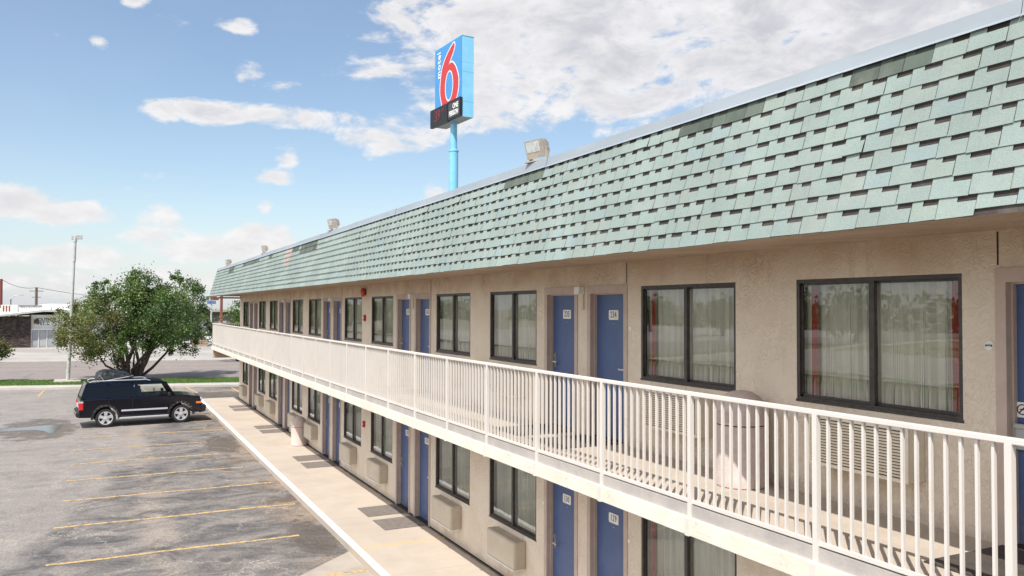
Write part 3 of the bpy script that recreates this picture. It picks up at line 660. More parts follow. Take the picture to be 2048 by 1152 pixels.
# no smoking plate and door hanger on door 233, small round plates by the doors
b=MB(); b.box(.12,.852,-.0995,-.09,.985,1.10); o=b.build('notice_plate',MT['white'],d233)
b=MB(); 
for k in range(24):
    a=2*math.pi*k/24; a2=2*math.pi*(k+1)/24
    q=lambda r,a:( .805+r*math.cos(a),-.0885,1.045+r*math.sin(a))
    b.quad(q(.033,a),q(.033,a2),q(.042,a2),q(.042,a))
b.quad((.78,-.0884,1.066),(.786,-.0884,1.073),(.83,-.0884,1.024),(.824,-.0884,1.017)); b.box(.785,.825,-.0889,-.0882,1.041,1.049)
b.build('no_smoking_symbol',MT['num'],d233,fixn=False)
b=MB(); b.box(.14,.845,-.10,-.05,.74,.94); b.box(.12,.853,-.10,-.035,.90,.94); b.build('door_box',mat('grey_box',(.36,.37,.36),.6),d233,bevel=.01)
def wallplate(x,z,r,txt=None):
    o=MB().lathe([(r,0),(r,.006),(r*.8,.009)],20,(0,0,0),'y').build('wall_plate',MT['white'],None,(x,WY+.001,z)); return o
tag(wallplate(4.075,4.323,.038),'small round white plate with dark mark on the wall left of door 233','wall plate','round plates beside the doors')
b=MB(); o=bpy.data.objects['wall_plate']; b.box(-.026,.026,.0092,.0098,-.004,.004); b.box(-.028,-.018,.0092,.0099,-.009,.009); b.box(.018,.028,.0092,.0099,-.009,.009); b.box(-.014,.014,.0092,.0098,.008,.012); b.build('mark',MT['num'],o)
tag(wallplate(8.957,4.343,.03),'small round metal plate on the upper wall between door 234 and the window','wall plate','round plates beside the doors')
tag(wallplate(11.36,4.359,.022),'tiny round metal plate on the upper wall at the left side of door 235','wall plate','round plates beside the doors')
tag(wallplate(11.33,1.56,.028),'small round metal plate on the ground-floor wall left of door 130','wall plate','round plates beside the doors')
tag(wallplate(8.99,1.56,.028),'small round metal plate on the ground-floor wall right of door 129','wall plate','round plates beside the doors')
# lamps between door pairs
for g in (1,2,3,4):
    x=g*P+2.885; e=empty('wall_lamp',(x,WY,4.75),label='cream box lamp with conduit between two upper doors, %s lamp from the camera'%('','nearest','second','third','farthest')[g],cat='wall lamp',group='lamps between the upper doors')
    MB().box(-.05,.09,.001,.10,.06,.17).build('lamp_housing',MT['white'],e,bevel=.006); MB().box(-.045,.045,.001,.03,-.16,.06).build('conduit_box',MT['lampcream'],e)
    
# air conditioners
def make_ac(up):
    e=empty('air_conditioner')
    b=MB()
    if up:
        b.box(0,1.07,.001,.185,0,.46); hs=b.build('housing',MT['ac_up'],e,bevel=.008)
        b=MB(); b.box(.02,1.05,.186,.190,.03,.43); b.build('grille_recess',MT['dark'],e)
        b=MB()
        for k in range(15): 
            z=.04+k*.026; b.quad((.07,.205,z),(1.06,.205,z),(1.06,.212,z+.017),(.07,.212,z+.017)); b.quad((.07,.212,z+.017),(1.06,.212,z+.017),(1.06,.194,z+.019),(.07,.194,z+.019))
        b.box(.0,.022,.186,.214,.0,.46); b.box(1.05,1.07,.186,.214,0,.46); b.box(.022,1.05,.186,.214,.435,.46); b.box(.022,1.05,.186,.214,0,.03); b.box(.022,.07,.186,.200,.03,.435)
        b.build('grille',MT['ac_up'],e,fixn=True)
    else:
        b=MB(); b.box(0,1.07,.001,.21,0,.455); b.build('housing',MT['ac'],e,bevel=.02)
        b=MB(); b.box(.02,1.05,.2105,.218,.022,.43); b.build('front_panel',mat('panel_paint',(.56,.49,.385),.5,(.50,.43,.33),2),e,bevel=.006)
        b=MB(); b.box(.01,1.06,.02,.222,-.012,.004); b.build('drip_edge',MT['white'],e)
    return e
first={True:None,False:None}
for fl in (1,0):
    for g in range(6):
        if fl==1 and g>3: continue
        for side in ('F','N'):
            if g==0 and (side=='N' or fl==0): continue
            x=g*P+(4.645 if side=='F' else .06); z=FZ[fl]+.355
            if first[fl] is None: e=make_ac(bool(fl)); first[fl]=e
            else: e=copy_tree(first[fl])
            e.location=(x,WY,z)
            nd=DOORNUM[(g,fl,True)] if side=='F' else DOORNUM[(g,fl,False)]
            k=2*g if side=='F' else 2*g-1; OR=('nearest','second','third','fourth','fifth','sixth','seventh','eighth','ninth','tenth','eleventh')
            if fl: lab={0:'cream louvred air conditioner behind the railing under the wide window with two red drape edges',1:'cream louvred air conditioner behind the railing between door 234 and the litter bin',2:'cream louvred air conditioner behind the railing, left of door 235'}.get(k,'cream louvred air conditioner behind dense railing bars, %s from the camera on the upper walkway'%OR[k])
            else: lab={1:'beige box air conditioner on the ground-floor wall at the bottom edge, right of door 129',2:'beige box air conditioner on the ground-floor wall left of door 130',3:'beige box air conditioner on the ground-floor wall, just right of the second door pair'}.get(k,'beige box air conditioner, %s from the camera along the ground-floor wall'%OR[k-2])
            lab=lab.replace(', cut by nothing','')
            tag(e,lab,'air conditioner','louvred air conditioners on the upper walkway' if fl else 'air conditioners along the ground floor')
# doormats
for fl in (1,0):
    b=MB(); b.box(-.435,.435,-.45,.45,0,.012); mm=b.mesh('doormat',MT['mat_up'] if fl else MT['mat_low'])
    for g in range(6):
        if fl==0 and g<2: continue
        for far in (True,False):
            o=put('doormat',mm,None,(g*P+(3.53 if far else 2.33),-5.72,FZ[fl]+.001))
            tag(o,'%s doormat, %s one of the %s pair of mats on the %s'%('dark' if fl else 'grey brown','left' if far else 'right',(('nearest','second','third','fourth','fifth','farthest') if fl else ('','','nearest','second','third','farthest'))[g],'upper walkway' if fl else 'sidewalk'),'doormat','doormats on the upper walkway' if fl else 'doormats on the sidewalk')
# litter bins
def make_bin():
    e=empty('litter_bin')
    b=MB(); b.lathe([(.245,0),(.262,.01),(.262,.10),(.25,.12),(.25,.62)],32); b.build('bin_body',MT['can'],e,smooth=True)
    b=MB(); b.lathe([(.243,.62),(.243,.632)],32); b.build('seam',MT['dark'],e,smooth=True)
    b=MB(); b.lathe([(.25,.632),(.25,.76),(.246,.80),(.225,.86),(.18,.915),(.11,.955),(.03,.97),(.001,.971)],32,cap=False); b.build('domed_lid',MT['can'],e,smooth=True)
    b=MB(); b.box(-.1,.1,.238,.256,.67,.76); b.build('flap',MT['trim'],e)
    return e
e=make_bin(); e.location=(6.53,-5.90,FZ[1]); tag(e,'round mauve-beige domed litter bin on the upper walkway behind the railing','litter bin','domed litter bins')
e2=copy_tree(e); e2.location=(27.85,-5.90,0); tag(e2,'round domed litter bin standing on the sidewalk against the ground-floor wall','litter bin','domed litter bins')
# fire alarm bell, pull stations
e=empty('fire_bell',(21.18,WY,5.02),label='round red fire alarm bell high on the wall left of window by door 237',cat='alarm bell')
MB().box(-.07,.07,.001,.05,-.07,.07).build('back_box',MT['alarm'],e); MB().lathe([(.12,.05),(.125,.07),(.11,.10),(.06,.12),(.01,.125)],24,(0,0,0),'y').build('gong',MT['alarm'],e,smooth=True)
for z,lab in ((4.34,'small red fire alarm pull box on the upper wall under the bell'),(1.545,'small red fire alarm pull box on the ground-floor wall')):
    e=empty('alarm_pull_box',(21.15,WY,z),label=lab,cat='alarm box',group='red alarm pull boxes')
    MB().box(-.05,.05,.001,.06,-.08,.08).build('box_body',MT['alarm'],e,bevel=.005); MB().box(-.03,.03,.0605,.07,-.01,.015).build('pull_bar',MT['white'],e)
# floodlights on the roof edge
def make_flood():
    e=empty('floodlight')
    b=MB(); f=lambda p,q,d:(p,d,q)
    # housing: tapered box leaning back, lens faces +y
    T=Matrix.Rotation(R(-14),4,'X')
    def fr(hw,hh,y): return [Vector((x*hw,y,z*hh)) for x,z in ((-1,-1),(1,-1),(1,1),(-1,1))]
    A=fr(.21,.17,.13); B=fr(.20,.16,-.02); C_=fr(.13,.09,-.16)
    for p,q in ((A,B),(B,C_)):
        for i in range(4): b.quad(*[tuple(T@k) for k in (p[i],p[(i+1)%4],q[(i+1)%4],q[i])])
    b.poly([tuple(T@k) for k in C_]); b.poly([tuple(T@k) for k in A])
    b.build('housing',MT['flood'],e,(0,0,.24),bevel=.008)
    b=MB(); b.poly([tuple(T@Vector((x,.134,z))) for x,z in ((-.18,-.05),(.18,-.05),(.18,.145),(-.18,.145))]); b.build('lens',mat('lamp_lens',(.62,.63,.62),.12,(.45,.45,.45),14),e,(0,0,.24),fixn=False)
    b=MB(); b.box(-.235,-.215,-.06,.02,0,.26); b.box(.215,.235,-.06,.02,0,.26); b.box(-.235,.235,-.06,.02,0,.02); b.box(-.235,.235,.02,.15,-.02,0.0)
    b.build('bracket',MT['flood'],e)
    b=MB(); b.lathe([(.03,-.25),(.03,-.23)],12,(0,-.02,.24),'x'); b.build('pivot_knob',MT['silver'],e)
    return e
fl0=make_flood()
lb=['rusty beige floodlight nearest the camera on the roof edge, right of the tall sign','small beige floodlight on the roof edge, second from the camera','small floodlight on the roof edge, third from the camera','tiny floodlight at the far end of the roof edge']
for i,(u,v) in enumerate(((1074,320),(666,463),(528,507),(456,531))):
    p=at(u,v,y=TY-.08); e=fl0 if i==0 else copy_tree(fl0); e.location=(p.x,TY-.10,TZ+.14); e.rotation_euler=(0,0,R((14,8,-6,10)[i])); e.scale=(.72,.72,.72); tag(e,lb[i],'floodlight','floodlights along the roof edge')
# ------------------------------------------------------------------ tall sign
def tall_sign():
    A=Vector((42.46,-17.93,0)); B=Vector((45.93,-17.68,0)); ux=(A-B); Wd=ux.length; ux.normalize(); nrm=Vector((-ux.y,ux.x,0))
    if nrm.y<0: nrm=-nrm
    zt,zb,zp=20.08,15.47,16.5; T=.78
    base=(A+B)/2-nrm*T/2; e=empty('motel_sign',(base.x,base.y,-.2),label='tall blue motel sign with big red 6 on a pole behind the roof',cat='sign')
    def W(s,d,z): # s along face from far edge(0) to near edge(Wd)
        p=B+ux*s+nrm*d; return (p.x-base.x,p.y-base.y,z+.2)
    b=MB()
    def bx(s0,s1,d0,d1,z0,z1):
        P_=[W(s,d,z) for z in (z0,z1) for d in (d0,d1) for s in (s0,s1)]; i=len(b.v); b.v+=P_
        for f in ((0,2,3,1),(4,5,7,6),(0,1,5,4),(2,6,7,3),(0,4,6,2),(1,3,7,5)): b.f.append(tuple(i+k for k in f)); b.c.append(None)
    bx(0,Wd,-T,-.02,zb,zt); bx(-.02,Wd+.02,-T-.01,.0,zt,zt+.03)
    for z in (16.35,18.05,18.6): bx(Wd,Wd+.006,-T,-.02,z,z+.02)
    b.build('cabinet',MT['blue_side'],e)
    b=MB(); bx(.0,Wd,-.019,.012,zp,zt-.0); b.build('face_panel',MT['blue_sign'],e)
    b=MB(); bx(.0,Wd,-T+.02,-.02,zb-.012,zb-.002); b.build('underside',mat('grey_underside',(.30,.33,.36),.6),e)
    # numeral
    O=[(.72,.05),(.60,.10),(.43,.21),(.285,.37),(.22,.60),(.215,.78),(.27,.93),(.31,1.02),(.55,1.02),(.70,1.02),(.82,.955),(.885,.835),(.90,.677),(.86,.56),(.775,.43),(.655,.345),(.535,.35),(.615,.27),(.71,.176),(.755,.09)]
    def cr(pts,n=5,closed=True):
        out=[]; m_=len(pts)
        for i in range(m_):
            p0,p1,p2,p3=pts[i-1],pts[i],pts[(i+1)%m_],pts[(i+2)%m_]
            for k in range(n):
                t=k/n; out.append(tuple(.5*((2*p1[j])+(-p0[j]+p2[j])*t+(2*p0[j]-5*p1[j]+4*p2[j]-p3[j])*t*t+(-p0[j]+3*p1[j]-3*p2[j]+p3[j])*t**3) for j in (0,1)))
        return out
    Hh=zt-zp
    O=cr([(p*Wd,zt-q*Hh) for p,q in O]); hole=[((.55+.155*math.cos(a))*Wd,zt-(.705+.252*math.sin(a)-.012*math.cos(a))*Hh) for a in [2*math.pi*k/40 for k in range(40)]]
    def offs(pts,d):
        n=len(pts); ar=sum(pts[i][0]*pts[(i+1)%n][1]-pts[(i+1)%n][0]*pts[i][1] for i in range(n)); s=1 if ar>0 else -1; out=[]
        for i in range(n):
            tx=pts[(i+1)%n][0]-pts[i-1][0]; ty=pts[(i+1)%n][1]-pts[i-1][1]; l=math.hypot(tx,ty) or 1; out.append((pts[i][0]+s*d*ty/l,pts[i][1]-s*d*tx/l))
        return out
    def clipz(pts): return [(p,max(q,zp+.002)) for p,q in pts]
    def ring(name,outer,inner,d,m):
        import mathutils
        vs=[Vector((p,q,0)) for p,q in clipz(outer)]; hs=[Vector((p,q,0)) for p,q in clipz(inner)]
        tri=mathutils.geometry.tessellate_polygon([vs,hs]); allp=vs+hs
        b=MB(); 
        for t in tri: b.poly([W(allp[i].x,d,allp[i].y) for i in t])
        b.build(name,m,e,fixn=False)
    for pts,d_,nm_ in ((O,.085,'numeral_outline'),(hole,-.085,'numeral_inner_outline')):
        b=MB()
        q_=clipz(offs(pts,d_)); p_=clipz(offs(pts,-d_*.2))
        for i in range(len(p_)):
            k_=(i+1)%len(p_)
            if max(p_[i][1],p_[k_][1],q_[i][1],q_[k_][1])<zp+.01: continue
            b.quad(W(p_[i][0],.016,p_[i][1]),W(p_[k_][0],.016,p_[k_][1]),W(q_[k_][0],.016,q_[k_][1]),W(q_[i][0],.016,q_[i][1]))
        b.build(nm_,MT['white'],e,fixn=False)
    ring('numeral',O,hole,.022,MT['sign_red'])
    ang=math.atan2(-ux.y,-ux.x)+math.pi   # text right = towards near edge
    me=text_mesh('motel',.62,.004,.012,1.0,1.12); me.materials.clear(); me.materials.append(MT['white'])
    o=put('lettering',me,e,W(.165*Wd,.02,zt-.285*Hh)); 
    M3=Matrix((Vector((0,0,1)),-ux,nrm)).transposed()  # local x -> up, local y -> away from near edge
    o.rotation_euler=M3.to_euler()
    M4=Matrix((ux,Vector((0,0,1)),nrm)).transposed()
    b=MB(); bx(-.38,1.95,-.05,.14,zb-.02,zp+.02); o=b.build('price_display',MT['black'],e)
    b=MB(); bx(1.97,Wd+.03,-.05,.12,zb+.02,zp+.06); b.build('display_frame',MT['black'],e)
    b=MB(); bx(2.08,Wd-.02,.121,.13,zb+.10,zp-.08); b.build('wording_panel',MT['panel_grey'],e)
    def tx(s,size,su,z,m,name,nar=1.0,bold=.01,d=.142):
        me=text_mesh(s,size,.004,bold,nar); me.materials.clear(); me.materials.append(m); o=put(name,me,e,W(su,d,z)); o.rotation_euler=M4.to_euler()
    tx('ONE',.40,3.0,16.17,MT['white'],'wording',.85,.014); tx('PERSON',.40,2.76,15.79,MT['white'],'wording',.80,.014)
    tx('39',.92,.62,16.0,MT['led'],'digits',.85,.01,.146); tx('99',.38,1.35,16.2,MT['led'],'digits',.8,.006,.146)
    b=MB(); b.lathe([(.27,0),(.27,13.97),(.30,13.97),(.30,14.03),(.20,14.08),(.20,zb+.2)],28); b.build('pole',MT['blue_pole'],e,smooth=True)
tall_sign()
# ------------------------------------------------------------------ vehicles
def wheel(parent,x,y,side,r=.37,w_=.25,rim=MT['alloy']):
    b=MB(); b.lathe([(r*.66,-w_/2),(r*.92,-w_/2),(r,-w_/2+.04),(r,w_/2-.04),(r*.92,w_/2),(r*.66,w_/2)],32,(0,0,0),'y',cap=False); t=b.build('wheel',MT['rubber'],parent,(x,y,r),smooth=True)
    yo=side*w_/2
    b=MB()
    f=lambda p,q,d:(p,d,q)
    b.lathe([(r*.70,yo-side*.02),(r*.70,yo+side*.008),(r*.63,yo+side*.004),(r*.62,yo-side*.07)],32,(0,0,0),'y',cap=False)
    for k in range(5):
        a=2*math.pi*k/5+.3; c_,s_=math.cos(a),math.sin(a)
        for da in (-.22,.22):
            pts=[(.05,-.04),(.05,.04),(r*.64,.032),(r*.64,-.032)]; ca,sa=math.cos(a+da*.6),math.sin(a+da*.6)
            q=[(p*ca-v*sa,p*sa+v*ca) for p,v in pts]; b.prism(q,yo-side*.045,yo-side*.004,f)
    b.lathe([(.075,yo-side*.05),(.07,yo+side*.004),(.03,yo+side*.010)],16,(0,0,0),'y')
    b.build('rim',rim,t,smooth=True)
    b=MB(); b.lathe([(r*.64,yo-side*.075),(.01,yo-side*.07)],24,(0,0,0),'y'); b.build('brake',MT['dark'],t)
    return t
def profile(top,arches,zb,r):
    # top: list of (x,z) from rear bottom round over the top to front bottom; arches ordered front to rear
    pts=list(top)
    for ax in arches:
        pts.append((ax+r,zb)); 
        for k in range(1,12): a=math.pi*k/12; pts.append((ax+r*math.cos(a),max(zb,.38+ (r)*math.sin(a)-.0)))
        pts.append((ax-r,zb))
    return pts
def suv():
    e=empty('parked_suv',(37.12,-1.43,LOTZ),R(-90+4.5),label='black boxy SUV with a bag on its roof parked nose to the kerb',cat='SUV')
    fa,ra=1.40,-1.385; hw=.92
    top=[(-2.28,.42),(-2.32,.70),(-2.31,1.02),(-2.27,1.13),(1.15,1.13),(1.22,1.14),(1.65,1.12),(2.05,1.07),(2.14,1.02),(2.19,.72),(2.19,.42)]
    b=MB(); b.prism(profile(top,(fa,ra),.40,.44),-hw,hw,lambda p,q,d:(p,d,q)); b.build('body',MT['paint_black'],e,bevel=.035,smooth=True)
    # cabin upper: roof, pillars
    hb,ht=.885,.76; zb,zt=1.12,1.70
    def S(x,z,s): # point on the side of the greenhouse
        k=(z-zb)/(zt-zb); return Vector((x,s*(hb+(ht-hb)*k),z))
    b=MB()
    prof=[(-2.10,1.69),(-2.06,1.745),(-1.0,1.77),(.2,1.77),(.74,1.73),(.82,1.69)]
    i=len(b.v)
    L_=[(x,z) for x,z in prof]
    for j in range(len(L_)-1):
        (xa,za),(xb,zb_)=L_[j],L_[j+1]
        b.quad((xa,-.70,za),(xa,.70,za),(xb,.70,zb_),(xb,-.70,zb_))
        for s in (-1,1): b.quad((xa,s*.70,za),(xb,s*.70,zb_),(xb,s*.765,zb_-.05),(xa,s*.765,za-.05))
    b.quad((-2.10,-.765,1.64),(.82,-.765,1.64),(.82,.765,1.64),(-2.10,.765,1.64))
    b.quad((-2.10,-.70,1.69),(-2.10,.70,1.69),(-2.10,.765,1.64),(-2.10,-.765,1.64)); b.quad((.82,-.70,1.69),(.82,.70,1.69),(.82,.765,1.64),(.82,-.765,1.64))
    b.build('roof',MT['paint_black'],e,smooth=True)
    def pil(xa0,xa1,xb0,xb1,s,b): # bottom x range, top x range
        q=[S(xa0,1.11,s),S(xa1,1.11,s),S(xb1,1.70,s),S(xb0,1.70,s)]; n=Vector((0,s,0)); inn=[p-n*.05 for p in q]
        b.quad(*q); b.quad(*inn)
        for k in range(4): b.quad(q[k],q[(k+1)%4],inn[(k+1)%4],inn[k])
    b=MB()
    for s in (-1,1):
        pil(-2.29,-2.12,-2.10,-2.02,s,b); pil(-1.36,-1.24,-1.36,-1.24,s,b); pil(-.49,-.37,-.49,-.37,s,b)
        pil(1.10,1.20,.74,.84,s,b)
    # rails above belt line and below the roof
        for z0,z1,xa,xb in ((1.11,1.17,-2.25,1.16),(1.62,1.70,-2.06,.80)):
            q=[S(xa,z0,s),S(xb,z0,s),S(xb,z1,s),S(xa,z1,s)]; b.quad(*q)
    b.build('pillars',MT['paint_black'],e)
    b=MB(); g2=MB(); g3=MB()
    for s in (-1,1):
        o=Vector((0,-s*.015,0))
        for xa,xb,xc,xd in ((-2.16,-1.34,-1.34,-2.04),(-1.26,-.47,-.47,-1.26)):
            MB().quad(S(xa,1.16,s)+o,S(xb,1.16,s)+o,S(xc,1.64,s)+o,S(xd,1.64,s)+o).build('rear_side_window',MT['privacy'],e,fixn=False)
    for s in (-1,1):
        o=Vector((0,-s*.015,0)); q=MB(); q.quad(S(-.39,1.16,s)+o,S(1.12,1.16,s)+o,S(.80,1.64,s)+o,S(-.39,1.64,s)+o); q.build('front_side_window',MT['car_glass'],e,fixn=False)
    MB().quad((1.18,-.84,1.12),(1.18,.84,1.12),(.82,.73,1.68),(.82,-.73,1.68)).build('windscreen',MT['car_glass'],e,fixn=False)
    MB().quad((-2.27,-.84,1.13),(-2.27,.84,1.13),(-2.10,.73,1.66),(-2.10,-.73,1.66)).build('rear_window',MT['privacy'],e,fixn=False)
    b=MB(); 
    for x in (.12,-.85):
        for y in (-.42,.42): b.box(x-.30,x+.20,y-.24,y+.24,.95,1.16); b.box(x-.34,x-.20,y-.24,y+.24,1.1,1.42); b.box(x-.33,x-.22,y-.13,y+.13,1.42,1.56)
    b.build('seats',MT['seat'],e,bevel=.03)
    b=MB(); b.lathe([(.17,0),(.19,.01),(.17,.02)],20,(.52,.40,1.20),'x',cap=False); b.box(.6,.95,-.8,.8,1.0,1.19); b.build('dashboard',MT['black'],e)
    # flares, cladding
    for ax,n_ in ((fa,'front'),(ra,'rear')):
        for s in (-1,1):
            b=MB(); 
            for k in range(12):
                a0=R(-6+192*k/12); a1=R(-6+192*(k+1)/12); c=.38
                q=lambda r,a,y:(ax+r*math.cos(a),y,c+r*math.sin(a))
                y0,y1=s*(hw-.01),s*(hw+.032)
                b.quad(q(.435,a0,y1),q(.435,a1,y1),q(.51,a1,y1),q(.51,a0,y1)); b.quad(q(.51,a0,y1),q(.51,a1,y1),q(.53,a1,y0),q(.53,a0,y0)); b.quad(q(.435,a0,y0),q(.435,a1,y0),q(.435,a1,y1),q(.435,a0,y1))
            fl=b.build('wheel_arch',MT['black'],e,smooth=True)
            b=MB()
            for k in range(7): a=R(35+110*k/6); b.lathe([(.014,0),(.010,.008)],8,(ax+.475*math.cos(a),s*(hw+.032)-(.008 if s<0 else 0),.38+.475*math.sin(a)),'y')
            b.build('bolt',MT['chrome'],fl)
            wheel(e,ax,s*(hw-.12),s)
    b=MB(); b.box(-2.36,-2.24,-.9,.9,.42,.68); b.box(-2.42,-2.3,-.86,.86,.44,.64); b.build('rear_bumper',MT['black'],e,bevel=.04)
    b=MB(); b.box(-2.43,-2.40,-.70,.70,.56,.64); b.build('bumper_trim',MT['chrome'],e)
    b=MB(); b.prism([(2.12,.36),(2.36,.42),(2.40,.62),(2.36,.70),(2.12,.70)],-.90,.90,lambda p,q,d:(p,d,q)); b.build('front_bumper',MT['black'],e,bevel=.04)
    b=MB(); b.box(2.15,2.21,-.62,.62,.74,1.0); b.build('grille',MT['black'],e)
    b=MB()
    for k in range(8): y=-.54+k*.154; b.box(2.18,2.225,y-.02,y+.02,.745,.995)
    b.box(2.18,2.222,-.66,.66,.995,1.02); b.build('grille_bars',MT['chrome'],e)
    for s in (-1,1):
        MB().lathe([(.09,2.17),(.09,2.215),(.05,2.235)],20,(0,s*.74,.90),'x').build('headlight',MT['clear_lens'],e,smooth=True)
        MB().box(1.98,2.195,min(s*.90,s*.928),max(s*.90,s*.928),.76,.84).build('indicator',MT['amber_lens'],e,bevel=.008)
        tl=MB().box(-2.335,-2.18,min(s*.80,s*.93),max(s*.80,s*.93),.72,1.07).build('tail_light',MT['red_lens'],e,bevel=.015)
        MB().box(-2.337,-2.18,min(s*.80,s*.931),max(s*.80,s*.931),1.0,1.06).build('reverse_light',MT['clear_lens'],tl)
        y0,y1=sorted((s*.915,s*.940)); b=MB(); b.box(-.83,.88,y0,y1,.60,.665); b.build('door_moulding',MT['alloy'],e)
        y0,y1=sorted((s*.84,s*1.0)); b=MB(); b.box(-.90,.92,y0,y1,.33,.37); b.build('running_board',MT['alloy'],e,bevel=.01)
        y0,y1=sorted((s*.60,s*.90)); b=MB(); b.box(-.92,.93,y0,y1,.34,.42); b.build('sill',MT['black'],e)
        b=MB(); y0,y1=sorted((s*.918,s*.9235))
        for x in (-1.30,-.43,.98): b.box(x-.005,x+.005,y0,y1,.46,1.10)
        b.build('door_seam',MT['dark'],e)
        for x in (-1.20,-.33): b=MB(); y0,y1=sorted((s*.92,s*.955)); b.box(x,x+.19,y0,y1,.975,1.005); b.build('door_handle',MT['paint_black'],e,bevel=.006)
        b=MB(); y0,y1=sorted((s*.93,s*1.13)); b.box(.88,.98,y0,y1,1.13,1.29); b.box(.92,.98,min(s*.86,s*.95),max(s*.86,s*.95),1.14,1.19); b.build('mirror',MT['black'],e,bevel=.02)
        b=MB(); b.tube([(-1.95,s*.64,1.76),(-1.85,s*.64,1.81),(.1,s*.64,1.81),(.25,s*.64,1.76)],.018); b.build('roof_rail',MT['alloy'],e,smooth=True)
    b=MB(); b.box(-1.5,-1.44,-.64,.64,1.80,1.825); b.box(-.3,-.24,-.64,.64,1.80,1.825); b.build('crossbars',MT['black'],e)
    b=MB(); b.lathe([(.003,0),(.002,.75)],6,(1.15,-.80,1.12)); b.build('aerial',MT['black'],e)
    b=MB(); b.box(-2.345,-2.325,-.26,.26,.78,.92); b.build('number_plate',MT['white'],e)
    return e
suv_e=suv()
# cargo bag on the roof: its own thing
def cargo():
    e=empty('cargo_bag',(37.12,-1.43,LOTZ),R(-90+4.5),label='lumpy black cargo bag strapped on the roof of the SUV',cat='bag')
    # shift the empty to the bag base
    rot=Matrix.Rotation(R(-85.5),3,'Z'); off=rot@Vector((-1.05,0,1.83)); e.location=(37.12+off.x,-1.43+off.y,LOTZ+off.z)
    r=random.Random(5); bm=bmesh.new(); bmesh.ops.create_cube(bm,size=1); bmesh.ops.subdivide_edges(bm,edges=bm.edges,cuts=7,use_grid_fill=True)
    import mathutils
    for v in bm.verts:
        x,y,z=v.co; k=(x+.5)
        hgt=.40*(1-.62*max(0,k-.25)**1.3)
        n=mathutils.noise.noise(Vector((x*4,y*4,z*4)))*.045+mathutils.noise.noise(Vector((x*11,y*9,z*9)))*.018
        rr=1-(abs(x)*2)**6*.10-(abs(y)*2)**4*.08
        zz=(z+.5); edge=max(abs(x)*2,abs(y)*2)
        v.co=Vector((x*1.35*(1-.10*zz),y*1.12*(1-.14*zz),zz*hgt*(1-.30*edge**5)+n*zz))
    me=bpy.data.meshes.new('bag_body'); bm.to_mesh(me); bm.free(); me.materials.append(MT['cargo']); me.polygons.foreach_set('use_smooth',[True]*len(me.polygons))
    o=put('bag_body',me,e); sm=o.modifiers.new('s','SUBSURF'); sm.levels=1; sm.render_levels=1
    b=MB(); 
    b.tube([(-.30,-.585,-.02),(.15,-.575,.05),(.50,-.56,.11),(.68,-.35,.13)],.020,6); b.tube([(-.66,-.45,.02),(-.55,-.55,.2),(-.40,-.575,.0)],.014,6); b.build('strap',MT['strap'],e)
cargo()
def simple_car(kind,loc,rz,m,label,cat,name):
    e=empty(name,loc,rz,label=label,cat=cat); hw=.9
    if kind=='pickup':
        top=[(-2.7,.45),(-2.72,1.05),(-1.0,1.05),(-.98,1.08),(.95,1.12),(1.9,1.08),(2.45,1.0),(2.55,.5)]; ax=(1.75,-1.65)
        cab=[(-.95,1.05),(-.85,1.72),(-.6,1.80),(.25,1.80),(.45,1.72),(1.0,1.1)]
    else:
        top=[(-2.2,.35),(-2.25,.75),(-2.1,.92),(-1.6,.98),(1.0,.95),(1.9,.84),(2.2,.70),(2.25,.35)]; ax=(1.35,-1.35)
        cab=[(-1.6,.96),(-1.0,1.36),(-.6,1.43),(.1,1.42),(.4,1.36),(1.0,.94)]
    MB().prism(profile(top,ax,.36,.40),-hw,hw,lambda p,q,d:(p,d,q)).build('body',m,e,bevel=.04,smooth=True)
    MB().prism(cab,-hw+.14,hw-.14,lambda p,q,d:(p,d,q)).build('cabin',m,e,bevel=.03)
    zc=cab[0][1]; b=MB(); sh=[(x*.90+.0,zc+.06+(z-zc)*.80) for x,z in cab]; 
    b.prism(sh,-hw+.13,hw-.13,lambda p,q,d:(p,d,q)); b.build('side_windows',MT['privacy'],e)
    (xa,za),(xb,zb)=cab[-2],cab[-1]; b=MB(); b.quad((xa+.02,-.66,za),(xa+.02,.66,za),(xb+.02,.70,zb+.04),(xb+.02,-.70,zb+.04)); b.build('windscreen',MT['privacy'],e,fixn=False)
    for x in ax:
        for s in (-1,1): wheel(e,x,s*.80,s,.35,.22)
    fx=top[-1][0]
    for s in (-1,1): MB().box(fx-.12,fx+.01,s*.68-.12,s*.68+.12,.68,.82).build('headlight',MT['clear_lens'],e)
    MB().box(fx-.05,fx+.06,-.85,.85,.38,.56).build('bumper',MT['chrome'] if kind=='pickup' else MT['black'],e,bevel=.02)
    MB().box(fx-.1,fx+.005,-.45,.45,.62,.84).build('grille',MT['black'],e)
    return e
p=at(421,691,x=108.5); simple_car('pickup',(110.5,p.y-.6,-.11),R(150),MT['truckwhite'],'white pickup truck across the street just left of the balcony end','pickup','pickup_truck')
p=at(386,688,x=112); simple_car('sedan',(114,p.y,-.11),R(200),MT['darkred'],'dark red car across the street half hidden by the tree','car','parked_car')
# dumpster
p=at(400,692,x=106.8); e=empty('dumpster',(106.8,p.y,-.11),R(8),label='tan slatted dumpster box on the lot across the street',cat='dumpster')
b=MB(); b.prism([(-.8,0),(.8,0),(.8,1.05),(-.1,1.25),(-.8,.85)],-.75,.75,lambda p,q,d:(d,p,q)); b.build('container',MT['tan_box'],e)
b=MB(); 
for z in (.3,.6,.85): b.box(-.76,-.752,-.78,.78,z,z+.03)
b.build('slats',MT['dark'],e); MB().box(-.7,.7,-.6,.78,1.26,1.31).build('lid',MT['bark'],e)
